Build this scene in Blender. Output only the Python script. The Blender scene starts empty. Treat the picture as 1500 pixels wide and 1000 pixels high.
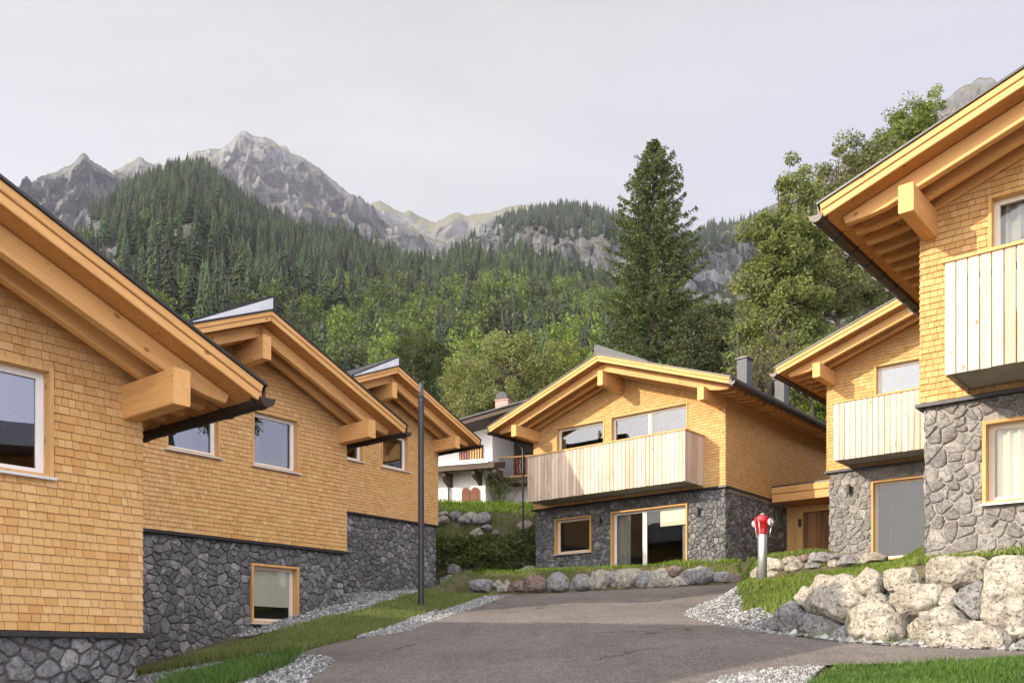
import bpy, math, random
import numpy as np
from mathutils import Vector, Matrix, noise as mnoise

# ------------------------------------------------------------ camera, sky, sun, exposure
scene = bpy.context.scene
COL = scene.collection
F, HV = 1389.0, 966.0                      # focal length and horizon line of the photo, in its own pixels
cam_d = bpy.data.cameras.new("camera"); cam = bpy.data.objects.new("camera", cam_d); COL.objects.link(cam)
cam.location = (0, 0, 0); cam.rotation_euler = (math.radians(90), 0, 0)
cam_d.sensor_width = 36; cam_d.lens = 36 * F / 1500
cam_d.shift_y = (HV - 500) / 1500
cam_d.clip_start = 0.1; cam_d.clip_end = 30000
scene.camera = cam
HAZE = 0.52e-4
SUN_EL = math.radians(19.5)
SUN_AZ = math.atan2(-0.43, -0.90)           # direction towards the sun, seen from above
sdir = Vector((math.cos(SUN_AZ) * math.cos(SUN_EL), math.sin(SUN_AZ) * math.cos(SUN_EL), math.sin(SUN_EL)))
sl = bpy.data.lights.new("sun", 'SUN'); so = bpy.data.objects.new("sun", sl); COL.objects.link(so)
sl.energy = 2.6; sl.angle = math.radians(0.55); sl.color = (1.0, 0.87, 0.70)
so.rotation_euler = sdir.to_track_quat('Z', 'Y').to_euler(); so.location = (-30, 10, 40)
scene.view_settings.view_transform = 'Standard'; scene.view_settings.look = 'None'
scene.view_settings.exposure = 1.1; scene.view_settings.gamma = 1
scene.cycles.max_bounces = 8; scene.cycles.diffuse_bounces = 3; scene.cycles.transparent_max_bounces = 16
scene.cycles.volume_bounces = 1


class NT:
    """tiny node-tree helper"""
    def __init__(s, tree):
        s.t = tree; tree.nodes.clear()
    def n(s, typ, ins=None, **kw):
        nd = s.t.nodes.new(typ)
        for k, v in kw.items(): setattr(nd, k, v)
        for k, v in (ins or {}).items():
            sock = nd.inputs[k]
            if hasattr(v, 'is_output'): s.t.links.new(v, sock)
            else: sock.default_value = v
        return nd
    def noise(s, vec, scale, detail=4, rough=.55, dist=0.0):
        return s.n('ShaderNodeTexNoise', {'Vector': vec, 'Scale': scale, 'Detail': detail, 'Roughness': rough, 'Distortion': dist}).outputs['Fac']
    def ramp(s, fac, stops, interp='LINEAR'):
        r = s.n('ShaderNodeValToRGB', {'Fac': fac}); cr = r.color_ramp; cr.interpolation = interp
        while len(cr.elements) < len(stops): cr.elements.new(.5)
        for e, (p, c) in zip(cr.elements, stops):
            e.position = p; e.color = (*c, 1) if len(c) == 3 else c
        return r.outputs['Color']
    def mix(s, fac, a, b, mode='MIX'):
        m = s.n('ShaderNodeMix', data_type='RGBA', blend_type=mode)
        for k, v in ((0, fac), (6, a), (7, b)):
            sock = m.inputs[k]
            if hasattr(v, 'is_output'): s.t.links.new(v, sock)
            else: sock.default_value = (*v, 1) if isinstance(v, tuple) and len(v) == 3 else v
        return m.outputs[2]
    def math(s, op, a, b=0.0, clamp=False):
        m = s.n('ShaderNodeMath', operation=op, use_clamp=clamp)
        for k, v in ((0, a), (1, b)):
            if hasattr(v, 'is_output'): s.t.links.new(v, m.inputs[k])
            else: m.inputs[k].default_value = v
        return m.outputs[0]
    def rng(s, v, a, b, c=0.0, d=1.0):
        return s.n('ShaderNodeMapRange', {0: v, 1: a, 2: b, 3: c, 4: d}).outputs[0]
    def mapping(s, vec, scale=(1, 1, 1), loc=(0, 0, 0)):
        return s.n('ShaderNodeMapping', {'Vector': vec, 'Scale': scale, 'Location': loc}).outputs[0]
    def bump(s, h, strength=.5, dist=.02):
        return s.n('ShaderNodeBump', {'Height': h, 'Strength': strength, 'Distance': dist}).outputs[0]


w = bpy.data.worlds.new("World"); scene.world = w; w.use_nodes = True
nt = NT(w.node_tree)
sky = nt.n('ShaderNodeTexSky', sky_type='NISHITA', sun_disc=False)
sky.sun_elevation = SUN_EL; sky.sun_rotation = math.atan2(sdir.x, sdir.y)
sky.air_density = 1.2; sky.dust_density = 2.0
dirv = nt.n('ShaderNodeTexCoord').outputs['Generated']
sep = nt.n('ShaderNodeSeparateXYZ', {0: dirv}).outputs
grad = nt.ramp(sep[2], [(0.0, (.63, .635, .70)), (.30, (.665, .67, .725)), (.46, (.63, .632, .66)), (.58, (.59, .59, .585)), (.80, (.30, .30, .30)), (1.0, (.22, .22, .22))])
cn = nt.noise(nt.mapping(dirv, (1.2, 1.2, 4.2)), 1.5, 6, .55, .6)
cloud = nt.mix(nt.rng(cn, .35, .7), grad, nt.mix(1.0, grad, (1.22, 1.21, 1.18), 'MULTIPLY'))
right = nt.math('MULTIPLY', nt.rng(sep[0], -.02, .34), nt.rng(sep[2], .62, .40))
cloud = nt.mix(nt.math('MULTIPLY', right, .8), cloud, (.62, .61, .80))
puff = nt.noise(nt.mapping(dirv, (2.0, 2.0, 6.0), (3.1, 0, .4)), 2.3, 6, .6)
cloud = nt.mix(nt.math('MULTIPLY', nt.rng(puff, .56, .72), .5), cloud, (.79, .78, .78))
cloud = nt.n('ShaderNodeVectorMath', {0: cloud, 'Scale': 10.0}, operation='SCALE').outputs[0]   # the hazy overcast veil, in the units of the physical sky
skyc = nt.mix(.90, sky.outputs[0], cloud)
behind = nt.rng(sep[1], .15, -.55)                       # unseen sky boosted behind the camera, added to brighten the shaded walls
boosted_sky = nt.n('ShaderNodeVectorMath', {0: skyc, 'Scale': nt.math('ADD', .50, nt.math('MULTIPLY', behind, 1.8))}, operation='SCALE').outputs[0]
skyc = boosted_sky
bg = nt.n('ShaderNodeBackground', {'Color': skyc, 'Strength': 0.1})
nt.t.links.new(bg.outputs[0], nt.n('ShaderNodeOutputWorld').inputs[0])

# ------------------------------------------------------------ materials
MATS = {}
def newmat(name):
    m = bpy.data.materials.new(name); m.use_nodes = True
    return m, NT(m.node_tree)
def finish(m, n, color, rough=.7, normal=None, metal=0.0, spec=.3, **extra):
    ins = {'Base Color': color if hasattr(color, 'is_output') else (*color, 1), 'Roughness': rough, 'Metallic': metal, 'Specular IOR Level': spec}
    if normal is not None: ins['Normal'] = normal
    ins.update(extra)
    p = n.n('ShaderNodeBsdfPrincipled', ins)
    n.t.links.new(p.outputs[0], n.n('ShaderNodeOutputMaterial').inputs[0])
    MATS[m.name] = m
    return m
def tint(n): return n.n('ShaderNodeAttribute', attribute_name='tint').outputs['Fac']
def oco(n): return n.n('ShaderNodeTexCoord').outputs['Object']
def orand(n): return n.n('ShaderNodeObjectInfo').outputs['Random']

def timber(name, base, dark, axis=0, knots=True, rough=.62, tinted=False):
    m, n = newmat(name); co = oco(n)
    off = n.n('ShaderNodeCombineXYZ', {0: n.math('MULTIPLY', orand(n), 37.0), 1: n.math('MULTIPLY', orand(n), 11.0), 2: n.math('MULTIPLY', tint(n), 23.0) if tinted else 0.0}).outputs[0]
    v = n.n('ShaderNodeVectorMath', {0: co, 1: off}, operation='ADD').outputs[0]
    sc = [9.0, 9.0, 9.0]; sc[axis] = .55
    g1 = n.noise(n.mapping(v, tuple(sc)), 1.6, 5, .6, 1.2)
    g2 = n.noise(n.mapping(v, tuple(x * 5 for x in sc)), 2.0, 3, .6)
    big = n.noise(v, 1.1, 2, .5)
    fac = n.math('ADD', n.math('MULTIPLY', g1, .55), n.math('ADD', n.math('MULTIPLY', g2, .25), n.math('MULTIPLY', big, .3)))
    if tinted: fac = n.math('ADD', fac, n.math('MULTIPLY', n.math('SUBTRACT', tint(n), .5), .35))
    col = n.ramp(fac, [(.40, dark), (.52, base), (.66, tuple(min(1, x * 1.16) for x in base))])
    if knots:
        ks = [2.6, 2.6, 2.6]; ks[axis] = 1.5
        vo = n.n('ShaderNodeTexVoronoi', {'Vector': n.mapping(v, tuple(ks)), 'Scale': 1.7, 'Randomness': 1.0})
        k = n.rng(vo.outputs['Distance'], .06, .115, 1, 0)
        col = n.mix(n.math('MULTIPLY', k, .75), col, tuple(x * y for x, y in zip(dark, (.42, .33, .27))))
    return finish(m, n, col, rough, n.bump(fac, .25, .004), spec=.25)

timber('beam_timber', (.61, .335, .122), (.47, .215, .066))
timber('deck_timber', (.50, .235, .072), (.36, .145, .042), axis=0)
timber('larch_boards', (.58, .45, .345), (.46, .335, .24), axis=2, tinted=True, rough=.75)
timber('casing_timber', (.56, .32, .115), (.43, .215, .07), axis=2)
timber('door_timber', (.24, .115, .045), (.13, .058, .022), axis=2, tinted=True)
timber('old_timber', (.075, .05, .036), (.035, .024, .018), axis=0, knots=False)
timber('shutter_timber', (.16, .055, .028), (.09, .03, .016), axis=2, knots=False)

def shingle_mat(name, a, b, c):
    m, n = newmat(name); co = oco(n); t = tint(n)
    v = n.n('ShaderNodeVectorMath', {0: co, 1: n.n('ShaderNodeCombineXYZ', {0: n.math('MULTIPLY', t, 31.0), 1: 0.0, 2: n.math('MULTIPLY', t, 17.0)}).outputs[0]}, operation='ADD').outputs[0]
    g = n.noise(n.mapping(v, (90, 90, 5)), 1.0, 3, .65)
    g2 = n.noise(n.mapping(v, (14, 14, 4)), 1.0, 3, .6)
    col = n.ramp(t, [(0, b), (.35, a), (.75, a), (1, c)])
    col = n.mix(n.rng(g, .35, .75, 0, .45), col, tuple(x * .62 for x in b))
    col = n.mix(n.rng(g2, .58, .8, 0, .4), col, (b[0] * .78, b[1] * .6, b[2] * .48))
    col = n.mix(n.rng(t, -.3, -.7), col, (.25, .135, .055))             # dark butt edges: end grain, plus a painted shadow line under each row
    wd = n.noise(co, .55, 3, .5)
    col = n.mix(n.rng(wd, .4, .75, 0, .18), col, (c[0], c[1] * 1.02, c[2] * 1.3))
    return finish(m, n, col, .78, n.bump(g, .35, .004), spec=.2)
shingle_mat('larch_shingles', (.62, .368, .142), (.54, .285, .094), (.68, .435, .195))

def stone_mat(name, a, b, c, warm):
    m, n = newmat(name); co = oco(n); t = tint(n)
    nz = n.noise(co, 9, 8, .72, .6); fine = n.noise(co, 55, 5, .7)
    vein = n.noise(n.mapping(co, (3, 3, 7)), 4, 6, .7, 2.0); pit = n.noise(co, 24, 4, .6, .4)
    col = n.ramp(t, [(0, a), (.5, b), (1, c)])
    col = n.mix(n.rng(nz, .42, .66, 0, .75), col, tuple(x * .45 for x in a))
    col = n.mix(n.rng(fine, .52, .72, 0, .55), col, tuple(min(1, x * 1.5) for x in c))
    col = n.mix(n.rng(vein, .6, .75, 0, .5), col, warm)
    if 'boulder' in name: col = n.mix(n.rng(pit, .60, .68, 0, .8), col, tuple(x * .28 for x in a)); col = n.mix(n.rng(n.noise(co, 2.2, 5, .6), .52, .66, 0, .5), col, tuple(x * .7 for x in a))
    h = n.math('ADD', n.math('MULTIPLY', nz, .7), n.math('ADD', n.math('MULTIPLY', fine, .35), n.math('MULTIPLY', n.rng(pit, .56, .7), -.5)))
    return finish(m, n, col, .9, n.bump(h, 1.0, .035), spec=.2)
stone_mat('grey_fieldstone', (.125, .122, .122), (.19, .187, .185), (.36, .35, .335), (.24, .21, .18))
stone_mat('pale_fieldstone', (.21, .195, .18), (.29, .27, .25), (.41, .385, .355), (.31, .265, .215))
stone_mat('pale_boulder', (.34, .305, .25), (.44, .40, .33), (.53, .49, .42), (.46, .37, .22))
stone_mat('grey_boulder', (.22, .215, .21), (.30, .29, .285), (.42, .41, .40), (.34, .29, .23))
stone_mat('red_boulder', (.20, .145, .13), (.27, .19, .165), (.42, .30, .25), (.36, .24, .19))

def flat(name, color, rough=.6, metal=0.0, spec=.4, var=.12, scale=6):
    m, n = newmat(name); nz = n.noise(oco(n), scale, 5, .6)
    col = n.mix(n.rng(nz, .3, .7), tuple(x * (1 - var) for x in color), tuple(min(1, x * (1 + var)) for x in color))
    return finish(m, n, col, rough, n.bump(nz, .08, .01), metal=metal, spec=spec)
flat('dark_mortar', (.10, .088, .082), .95, spec=.1, scale=30, var=.3)
flat('pale_mortar', (.31, .28, .245), .95, spec=.1, scale=30, var=.2)
flat('dark_metal', (.022, .022, .024), .42, .0, .5)
flat('grey_metal', (.085, .087, .09), .55, .0, .3)
flat('pale_metal', (.62, .62, .61), .4, .2, scale=3)
flat('gutter_metal', (.042, .03, .025), .42, .15)
flat('white_frame', (.74, .71, .66), .5, var=.04)
flat('pale_wood_frame', (.70, .60, .47), .55, var=.06)
flat('concrete', (.33, .31, .28), .9, spec=.15, scale=3)
flat('white_render', (.72, .69, .62), .92, spec=.1, scale=2, var=.08)
flat('chimney_copper', (.40, .235, .19), .6, scale=3)
flat('cream_cloth', (.72, .65, .50), .9, spec=.05, var=.05)
flat('grey_cloth', (.30, .27, .25), .9, spec=.05, var=.15)
flat('interior_plaster', (.36, .33, .29), .9, spec=.05)
flat('red_paint', (.42, .012, .018), .28, spec=.6, var=.15)
flat('steel', (.66, .66, .65), .42, .8, scale=14)
flat('bark', (.12, .095, .075), .95, spec=.1, scale=9, var=.4)
flat('pale_bark', (.28, .25, .21), .95, spec=.1, scale=9, var=.4)
flat('fresco_red', (.30, .13, .09), .9, scale=8, var=.35)

def glass(name, refl, trans):
    m, n = newmat(name)
    lw = n.n('ShaderNodeFresnel', {'IOR': 1.32 if name == 'window_glass' else 1.45}).outputs[0]
    fac = n.math('ADD', refl, n.math('MULTIPLY', lw, 1 - refl), True)
    wob = n.bump(n.noise(oco(n), 1.3, 1, .4), .06, .05)
    gl = n.n('ShaderNodeBsdfGlossy', {'Color': (.93, .95, 1, 1), 'Roughness': .006, 'Normal': wob}).outputs[0]
    tr = n.n('ShaderNodeBsdfTransparent', {'Color': (*trans, 1)}).outputs[0]
    mx = n.n('ShaderNodeMixShader', {0: fac, 1: tr, 2: gl})
    n.t.links.new(mx.outputs[0], n.n('ShaderNodeOutputMaterial').inputs[0]); MATS[name] = m
glass('window_glass', .015, (.88, .9, .89))
glass('coated_glass', .12, (.6, .63, .63))

def leaf(name, a, b, c, var=.35):
    m, n = newmat(name); t = tint(n); r = orand(n)
    col = n.ramp(t, [(0, a), (.5, b), (1, c)])
    hs = n.n('ShaderNodeHueSaturation', {'Hue': n.rng(r, 0, 1, .485, .515), 'Saturation': n.rng(r, 0, 1, .8, 1.1), 'Value': n.rng(r, 0, 1, 1 - var, 1 + var), 'Color': col})
    d = n.n('ShaderNodeBsdfDiffuse', {'Color': hs.outputs[0], 'Roughness': .5}).outputs[0]
    tl = n.n('ShaderNodeBsdfTranslucent', {'Color': hs.outputs[0]}).outputs[0]
    gl = n.n('ShaderNodeBsdfGlossy', {'Color': (1, 1, 1, 1), 'Roughness': .45}).outputs[0]
    mx = n.n('ShaderNodeMixShader', {0: .32, 1: d, 2: tl}).outputs[0]
    mx = n.n('ShaderNodeMixShader', {0: .02, 1: mx, 2: gl})
    n.t.links.new(mx.outputs[0], n.n('ShaderNodeOutputMaterial').inputs[0]); MATS[name] = m
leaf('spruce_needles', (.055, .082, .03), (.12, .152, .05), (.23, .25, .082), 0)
leaf('ash_leaves', (.10, .13, .028), (.195, .225, .05), (.31, .325, .088), .1)
leaf('lime_leaves', (.12, .165, .02), (.23, .285, .036), (.34, .38, .07), .1)
leaf('dark_leaves', (.045, .06, .018), (.085, .105, .028), (.14, .16, .045), .1)
leaf('shrub_leaves', (.05, .075, .016), (.13, .17, .036), (.30, .32, .085), .2)
leaf('hill_conifer', (.025, .043, .019), (.052, .074, .029), (.118, .135, .046), .6)
leaf('hill_broadleaf', (.055, .090, .018), (.118, .16, .03), (.22, .245, .052), .5)
leaf('grass_blades', (.11, .165, .02), (.19, .255, .036), (.31, .34, .085), 0)
leaf('lush_grass', (.055, .115, .018), (.10, .18, .03), (.17, .24, .05), 0)
leaf('dry_twigs', (.10, .085, .07), (.17, .15, .13), (.26, .24, .21), 0)

m, n = newmat('soil'); co = oco(n)
nz = n.noise(co, 1.3, 6, .6); nf = n.noise(co, 22, 6, .7)
col = n.mix(n.rng(nz, .38, .6), (.085, .085, .035), (.17, .135, .09))
finish(m, n, n.mix(n.rng(nf, .4, .7, 0, .6), col, (.07, .075, .03)), .95, n.bump(nf, .6, .04), spec=.1)
m, n = newmat('gravel_bed'); co = oco(n)
vo = n.n('ShaderNodeTexVoronoi', {'Vector': co, 'Scale': 34.0}); 
col = n.ramp(n.n('ShaderNodeSeparateColor', {0: vo.outputs['Color']}).outputs[0], [(0, (.13, .13, .13)), (.5, (.28, .275, .27)), (1, (.42, .41, .40))])
finish(m, n, n.mix(n.rng(vo.outputs['Distance'], .3, .6, 0, .8), col, (.06, .058, .055)), .9, n.bump(n.math('SUBTRACT', 1.0, vo.outputs['Distance']), .8, .02), spec=.2)
m, n = newmat('pebbles'); t = tint(n)
nz = n.noise(oco(n), 40, 4, .6)
col = n.ramp(t, [(0, (.10, .10, .105)), (.4, (.23, .228, .225)), (.8, (.38, .375, .365)), (1, (.60, .59, .57))])
finish(m, n, n.mix(n.rng(nz, .4, .7, 0, .35), col, (.12, .115, .11)), .85, spec=.25)
m, n = newmat('asphalt'); co = oco(n)
b1 = n.noise(co, .35, 4, .55); b2 = n.noise(n.mapping(co, (1.5, .22, 1)), 1.6, 5, .65); g = n.noise(co, 38, 6, .75); sp = n.n('ShaderNodeTexVoronoi', {'Vector': co, 'Scale': 62.0})
col = n.mix(n.rng(b1, .35, .65), (.17, .150, .140), (.27, .236, .215))
col = n.mix(n.rng(b2, .5, .72, 0, .65), col, (.12, .105, .102))
b3 = n.noise(co, 1.9, 8, .72, .8)
col = n.mix(n.rng(b3, .5, .72, 0, .6), col, (.31, .27, .24))
b4 = n.noise(co, 6.5, 6, .75); col = n.mix(n.rng(b4, .5, .7, 0, .5), col, (.10, .088, .085))
col = n.mix(n.rng(g, .45, .68, 0, .7), col, (.075, .066, .064))
spr = n.n('ShaderNodeSeparateColor', {0: sp.outputs['Color']}).outputs
col = n.mix(n.rng(spr[0], .80, .9, 0, .75), col, (.36, .32, .29)); col = n.mix(n.rng(spr[1], .85, .93, 0, .7), col, (.045, .04, .038))
wv_ = n.n('ShaderNodeVectorMath', {0: co, 1: n.n('ShaderNodeVectorMath', {0: n.n('ShaderNodeTexNoise', {'Vector': co, 'Scale': 1.6, 'Detail': 5}).outputs['Color'], 'Scale': .9}, operation='SCALE').outputs[0]}, operation='ADD').outputs[0]
ck = n.n('ShaderNodeTexVoronoi', {'Vector': wv_, 'Scale': .28}, feature='DISTANCE_TO_EDGE').outputs['Distance']
col = n.mix(n.math('MULTIPLY', n.rng(ck, .003, .007, 1, 0), n.rng(n.noise(co, .5, 2, .5), .5, .6)), col, (.035, .03, .03))
finish(m, n, col, .88, n.bump(n.math('ADD', g, n.math('MULTIPLY', sp.outputs['Distance'], .8)), .8, .012), spec=.25)

def rock_face(name, lo, hi, grass, gamt, scale):
    m, n = newmat(name)
    geo = n.n('ShaderNodeNewGeometry'); pos = geo.outputs['Position']; nz_ = n.n('ShaderNodeSeparateXYZ', {0: geo.outputs['Normal']}).outputs[2]
    a = n.noise(n.mapping(pos, (scale, scale, scale * .5)), 1.0, 12, .68, .8); b = n.noise(n.mapping(pos, (scale * 5, scale * 5, scale * 2.0)), 1.0, 10, .75, .5)
    col = n.mix(n.rng(a, .35, .65), lo, hi)
    col = n.mix(n.rng(b, .42, .68, 0, .8), col, tuple(x * .42 for x in lo))
    f3 = n.noise(n.mapping(pos, (scale * 22, scale * 22, scale * 9)), 1.0, 8, .75, .4); col = n.mix(n.rng(f3, .45, .7, 0, .75), col, tuple(x * .36 for x in lo))
    pale = n.noise(n.mapping(pos, (scale * 2.2, scale * 2.2, scale * .9), (7, 3, 1)), 1.0, 8, .7)
    col = n.mix(n.rng(pale, .55, .72, 0, .6), col, tuple(min(1, x * 1.35) for x in hi))
    gn = n.math('ADD', n.math('MULTIPLY', n.noise(pos, scale * 1.4, 9, .68), .9), n.math('MULTIPLY', nz_, .55))
    gm = n.rng(gn, .88 - gamt, .98 - gamt)
    if name == 'forest_floor': gm = n.rng(gn, .80, .90)
    if name == 'forest_floor': gm = n.math('MAXIMUM', gm, n.rng(n.n('ShaderNodeSeparateXYZ', {0: pos}).outputs[0], -200, -80))   # cliffs only on the far west flank
    col = n.mix(gm, col, grass)
    h = n.math('ADD', n.math('MULTIPLY', a, .5), n.math('ADD', n.math('MULTIPLY', b, .5), n.math('MULTIPLY', f3, .3)))
    return finish(m, n, col, .95, n.bump(h, 1.0, 60.0), spec=.05)
rock_face('mountain_rock', (.19, .19, .195), (.42, .41, .40), (.19, .185, .085), .04, .004)
rock_face('summit_rock', (.21, .207, .205), (.44, .425, .405), (.24, .22, .125), .10, .003)
rock_face('alp_meadow', (.26, .25, .24), (.40, .385, .36), (.22, .21, .12), .22, .003)
rock_face('cliff_rock', (.30, .30, .30), (.60, .59, .57), (.06, .075, .035), .06, .010)
rock_face('forest_floor', (.26, .26, .24), (.52, .50, .46), (.040, .055, .022), .32, .012)

# ------------------------------------------------------------ mesh + object helpers
RNG = np.random.default_rng(11)
random.seed(5)
def raw_mesh(name, V, Fc, mat, tints=None, smooth=False):
    me = bpy.data.meshes.new(name)
    if isinstance(Fc, np.ndarray):
        V = np.asarray(V, np.float32); k = Fc.shape[1]
        me.vertices.add(len(V)); me.vertices.foreach_set('co', V.ravel())
        me.loops.add(Fc.size); me.loops.foreach_set('vertex_index', Fc.ravel().astype(np.int32))
        me.polygons.add(len(Fc)); me.polygons.foreach_set('loop_start', np.arange(0, Fc.size, k, dtype=np.int32))
        me.update(calc_edges=True)
    else:
        me.from_pydata([tuple(v) for v in V], [], Fc)
    for mm in (mat if isinstance(mat, (list, tuple)) else [mat]): me.materials.append(MATS[mm])
    if tints is not None:
        at = me.attributes.new('tint', 'FLOAT', 'FACE'); at.data.foreach_set('value', np.asarray(tints, np.float32))
    me.polygons.foreach_set('use_smooth', np.full(len(me.polygons), smooth, bool))
    me.validate(); me.update()
    return me
def link(name, me, parent=None, loc=(0, 0, 0), rot=None):
    o = bpy.data.objects.new(name, me); COL.objects.link(o); o.location = loc
    if rot is not None: o.rotation_euler = rot
    if parent: o.parent = parent
    return o
def tag(o, label, cat, group=None):
    o['label'] = label; o['category'] = cat
    if group: o['group'] = group
    return o
def struct(o): o['kind'] = 'structure'; return o
def stuff(o, label, cat): o['kind'] = 'stuff'; return tag(o, label, cat)
def empty(name, loc, rz=0.0):
    o = bpy.data.objects.new(name, None); COL.objects.link(o); o.location = loc; o.rotation_euler = (0, 0, rz); o.empty_display_size = .3
    return o

class MB:
    def __init__(s): s.v = []; s.f = []; s.t = []
    def add(s, vs, fs, t=None):
        b = len(s.v); s.v += [tuple(p) for p in vs]; s.f += [tuple(i + b for i in q) for q in fs]
        s.t += [random.random() if t is None else t] * len(fs); return s
    def box(s, x0, x1, y0, y1, z0, z1, t=None):
        return s.add([(x0, y0, z0), (x1, y0, z0), (x1, y1, z0), (x0, y1, z0), (x0, y0, z1), (x1, y0, z1), (x1, y1, z1), (x0, y1, z1)],
                     [(0, 3, 2, 1), (4, 5, 6, 7), (0, 1, 5, 4), (1, 2, 6, 5), (2, 3, 7, 6), (3, 0, 4, 7)], t)
    def prism(s, poly, axis, a, b, t=None):
        """extrude a 2-D polygon along an axis from a to b"""
        n = len(poly)
        def P(p, d): return {0: (d, p[0], p[1]), 1: (p[0], d, p[1]), 2: (p[0], p[1], d)}[axis]
        vs = [P(p, a) for p in poly] + [P(p, b) for p in poly]
        fs = [tuple(range(n))[::-1], tuple(range(n, 2 * n))] + [(i, (i + 1) % n, n + (i + 1) % n, n + i) for i in range(n)]
        return s.add(vs, fs, t)
    def tube(s, pts, rad, seg=8, cap=True, t=None):
        pts = [Vector(p) for p in pts]; rings = []
        rads = rad if isinstance(rad, (list, tuple)) else [rad] * len(pts)
        vs = []; fs = []
        for i, p in enumerate(pts):
            d = (pts[min(i + 1, len(pts) - 1)] - pts[max(i - 1, 0)]).normalized()
            a = d.cross(Vector((0, 0, 1)) if abs(d.z) < .93 else Vector((1, 0, 0))).normalized(); b = d.cross(a)
            vs += [p + (a * math.cos(2 * math.pi * k / seg) + b * math.sin(2 * math.pi * k / seg)) * rads[i] for k in range(seg)]
        for i in range(len(pts) - 1):
            for k in range(seg):
                k2 = (k + 1) % seg; fs.append((i * seg + k, i * seg + k2, (i + 1) * seg + k2, (i + 1) * seg + k))
        if cap: fs += [tuple(range(seg)), tuple(range((len(pts) - 1) * seg, len(pts) * seg))[::-1]]
        return s.add(vs, fs, t)
    def lathe(s, prof, cx, cy, seg=20, t=None):
        vs = []; fs = []
        for r, z in prof: vs += [(cx + r * math.cos(2 * math.pi * k / seg), cy + r * math.sin(2 * math.pi * k / seg), z) for k in range(seg)]
        for i in range(len(prof) - 1):
            for k in range(seg):
                k2 = (k + 1) % seg; fs.append((i * seg + k, i * seg + k2, (i + 1) * seg + k2, (i + 1) * seg + k))
        fs += [tuple(range(seg))[::-1], tuple(range((len(prof) - 1) * seg, len(prof) * seg))]
        return s.add(vs, fs, t)
    def build(s, name, mat, parent=None, loc=(0, 0, 0), rot=None, smooth=False):
        return link(name, raw_mesh(name, s.v, s.f, mat, s.t, smooth), parent, loc, rot)

def beam(name, mat, parent, p0, p1, wid, hgt, base=(0, 0, 0), tail=None, bev=.008):
    """timber along p0->p1 with its own local X along the grain; hgt measured downwards from the line; tail=(length, depth left) tapers the far end"""
    p0, p1 = Vector(p0), Vector(p1); d = p1 - p0; L = d.length; d.normalize()
    y = Vector((0, 0, 1)).cross(d).normalized(); z = d.cross(y)
    mb = MB(); hw = wid / 2
    def ring(x, top, bot): return [(x, -hw, bot + bev), (x, -hw + bev, bot), (x, hw - bev, bot), (x, hw, bot + bev), (x, hw, top - bev), (x, hw - bev, top), (x, -hw + bev, top), (x, -hw, top - bev)]
    rs = [ring(0, 0, -hgt)]
    if tail:
        rs += [ring(L - tail[0], 0, -hgt), ring(L - tail[0] * .45, 0, -hgt + (hgt - tail[1]) * .42), ring(L, 0, -tail[1])]
    else: rs += [ring(L, 0, -hgt)]
    vs = [p for r in rs for p in r]; fs = [tuple(range(8)), tuple(range((len(rs) - 1) * 8, len(rs) * 8))[::-1]]
    for i in range(len(rs) - 1):
        for k in range(8): fs.append((i * 8 + k, (i + 1) * 8 + k, (i + 1) * 8 + (k + 1) % 8, i * 8 + (k + 1) % 8))
    mb.add(vs, fs)
    rot = Matrix((d, y, z)).transposed().to_euler()
    return mb.build(name, mat, parent, p0 + Vector(base), rot)

# ------------------------------------------------------------ the ground
P0 = lambda x, y: -1.5 + .127 * y + .05 * max(-12, min(12, x))
def sstep(t): t = max(0.0, min(1.0, t)); return t * t * (3 - 2 * t)
def seg_sd(x, y, pl):
    """signed distance to an open polyline: positive on its left-hand side"""
    best = 1e9; sg = 1
    for (ax, ay), (bx, by) in zip(pl, pl[1:]):
        dx, dy = bx - ax, by - ay; t = max(0, min(1, ((x - ax) * dx + (y - ay) * dy) / (dx * dx + dy * dy)))
        qx, qy = x - ax - dx * t, y - ay - dy * t; d = math.hypot(qx, qy)
        if d < best - 1e-9: best = d; sg = 1 if dx * (y - ay) - dy * (x - ax) > 0 else -1
    return best * sg
WALL_R = [(12, 5.2), (9.0, 7.5), (7.0, 9.15), (5.5, 10.3), (4.75, 10.95), (4.3, 11.45), (4.05, 12.0), (3.85, 12.9)][::-1]   # foot of the boulder wall
KNOLL = [(3.85, 12.9), (3.4, 14.4), (3.35, 16.6), (4.0, 19.0), (4.9, 21.4), (5.5, 23.4), (7.5, 24.6), (12, 24.6)]      # edge of the grass knoll
WALL_M = [(5.5, 22.5), (6.3, 21.6), (7.3, 20.6), (8.4, 19.7), (9.0, 18.9)]                                      # second boulder row
WALL_C = [(-1.5, 28.7), (2.2, 27.2), (4.5, 26.1), (6.1, 25.4), (7.3, 26.2)]                                    # low row in front of the centre house
CTRL_R = [(4.6, 18.4, 1.45), (4.7, 14.2, 1.08), (5.4, 12.6, 1.22), (5.74, 14.5, 1.40), (5.9, 13.4, 1.40), (8.0, 11.4, 1.38), (11, 8, 1.3), (6.3, 17.8, 1.62), (5.9, 19.5, 1.66),
          (5.7, 21.6, 1.80), (7.6, 19.6, 1.95), (7.3, 15.6, 1.75), (8.6, 17.2, 2.15), (9.4, 19.6, 2.6), (4.2, 16.4, 1.05), (4.9, 20.4, 1.5), (4.3, 13.4, .95), (3.8, 15, .72)]
def shepard(x, y, C, p=3.0):
    sw = sz = 0
    for cx, cy, cz in C:
        d = ((x - cx) ** 2 + (y - cy) ** 2 + .04) ** (-p / 2); sw += d; sz += d * cz
    return sz / sw
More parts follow.
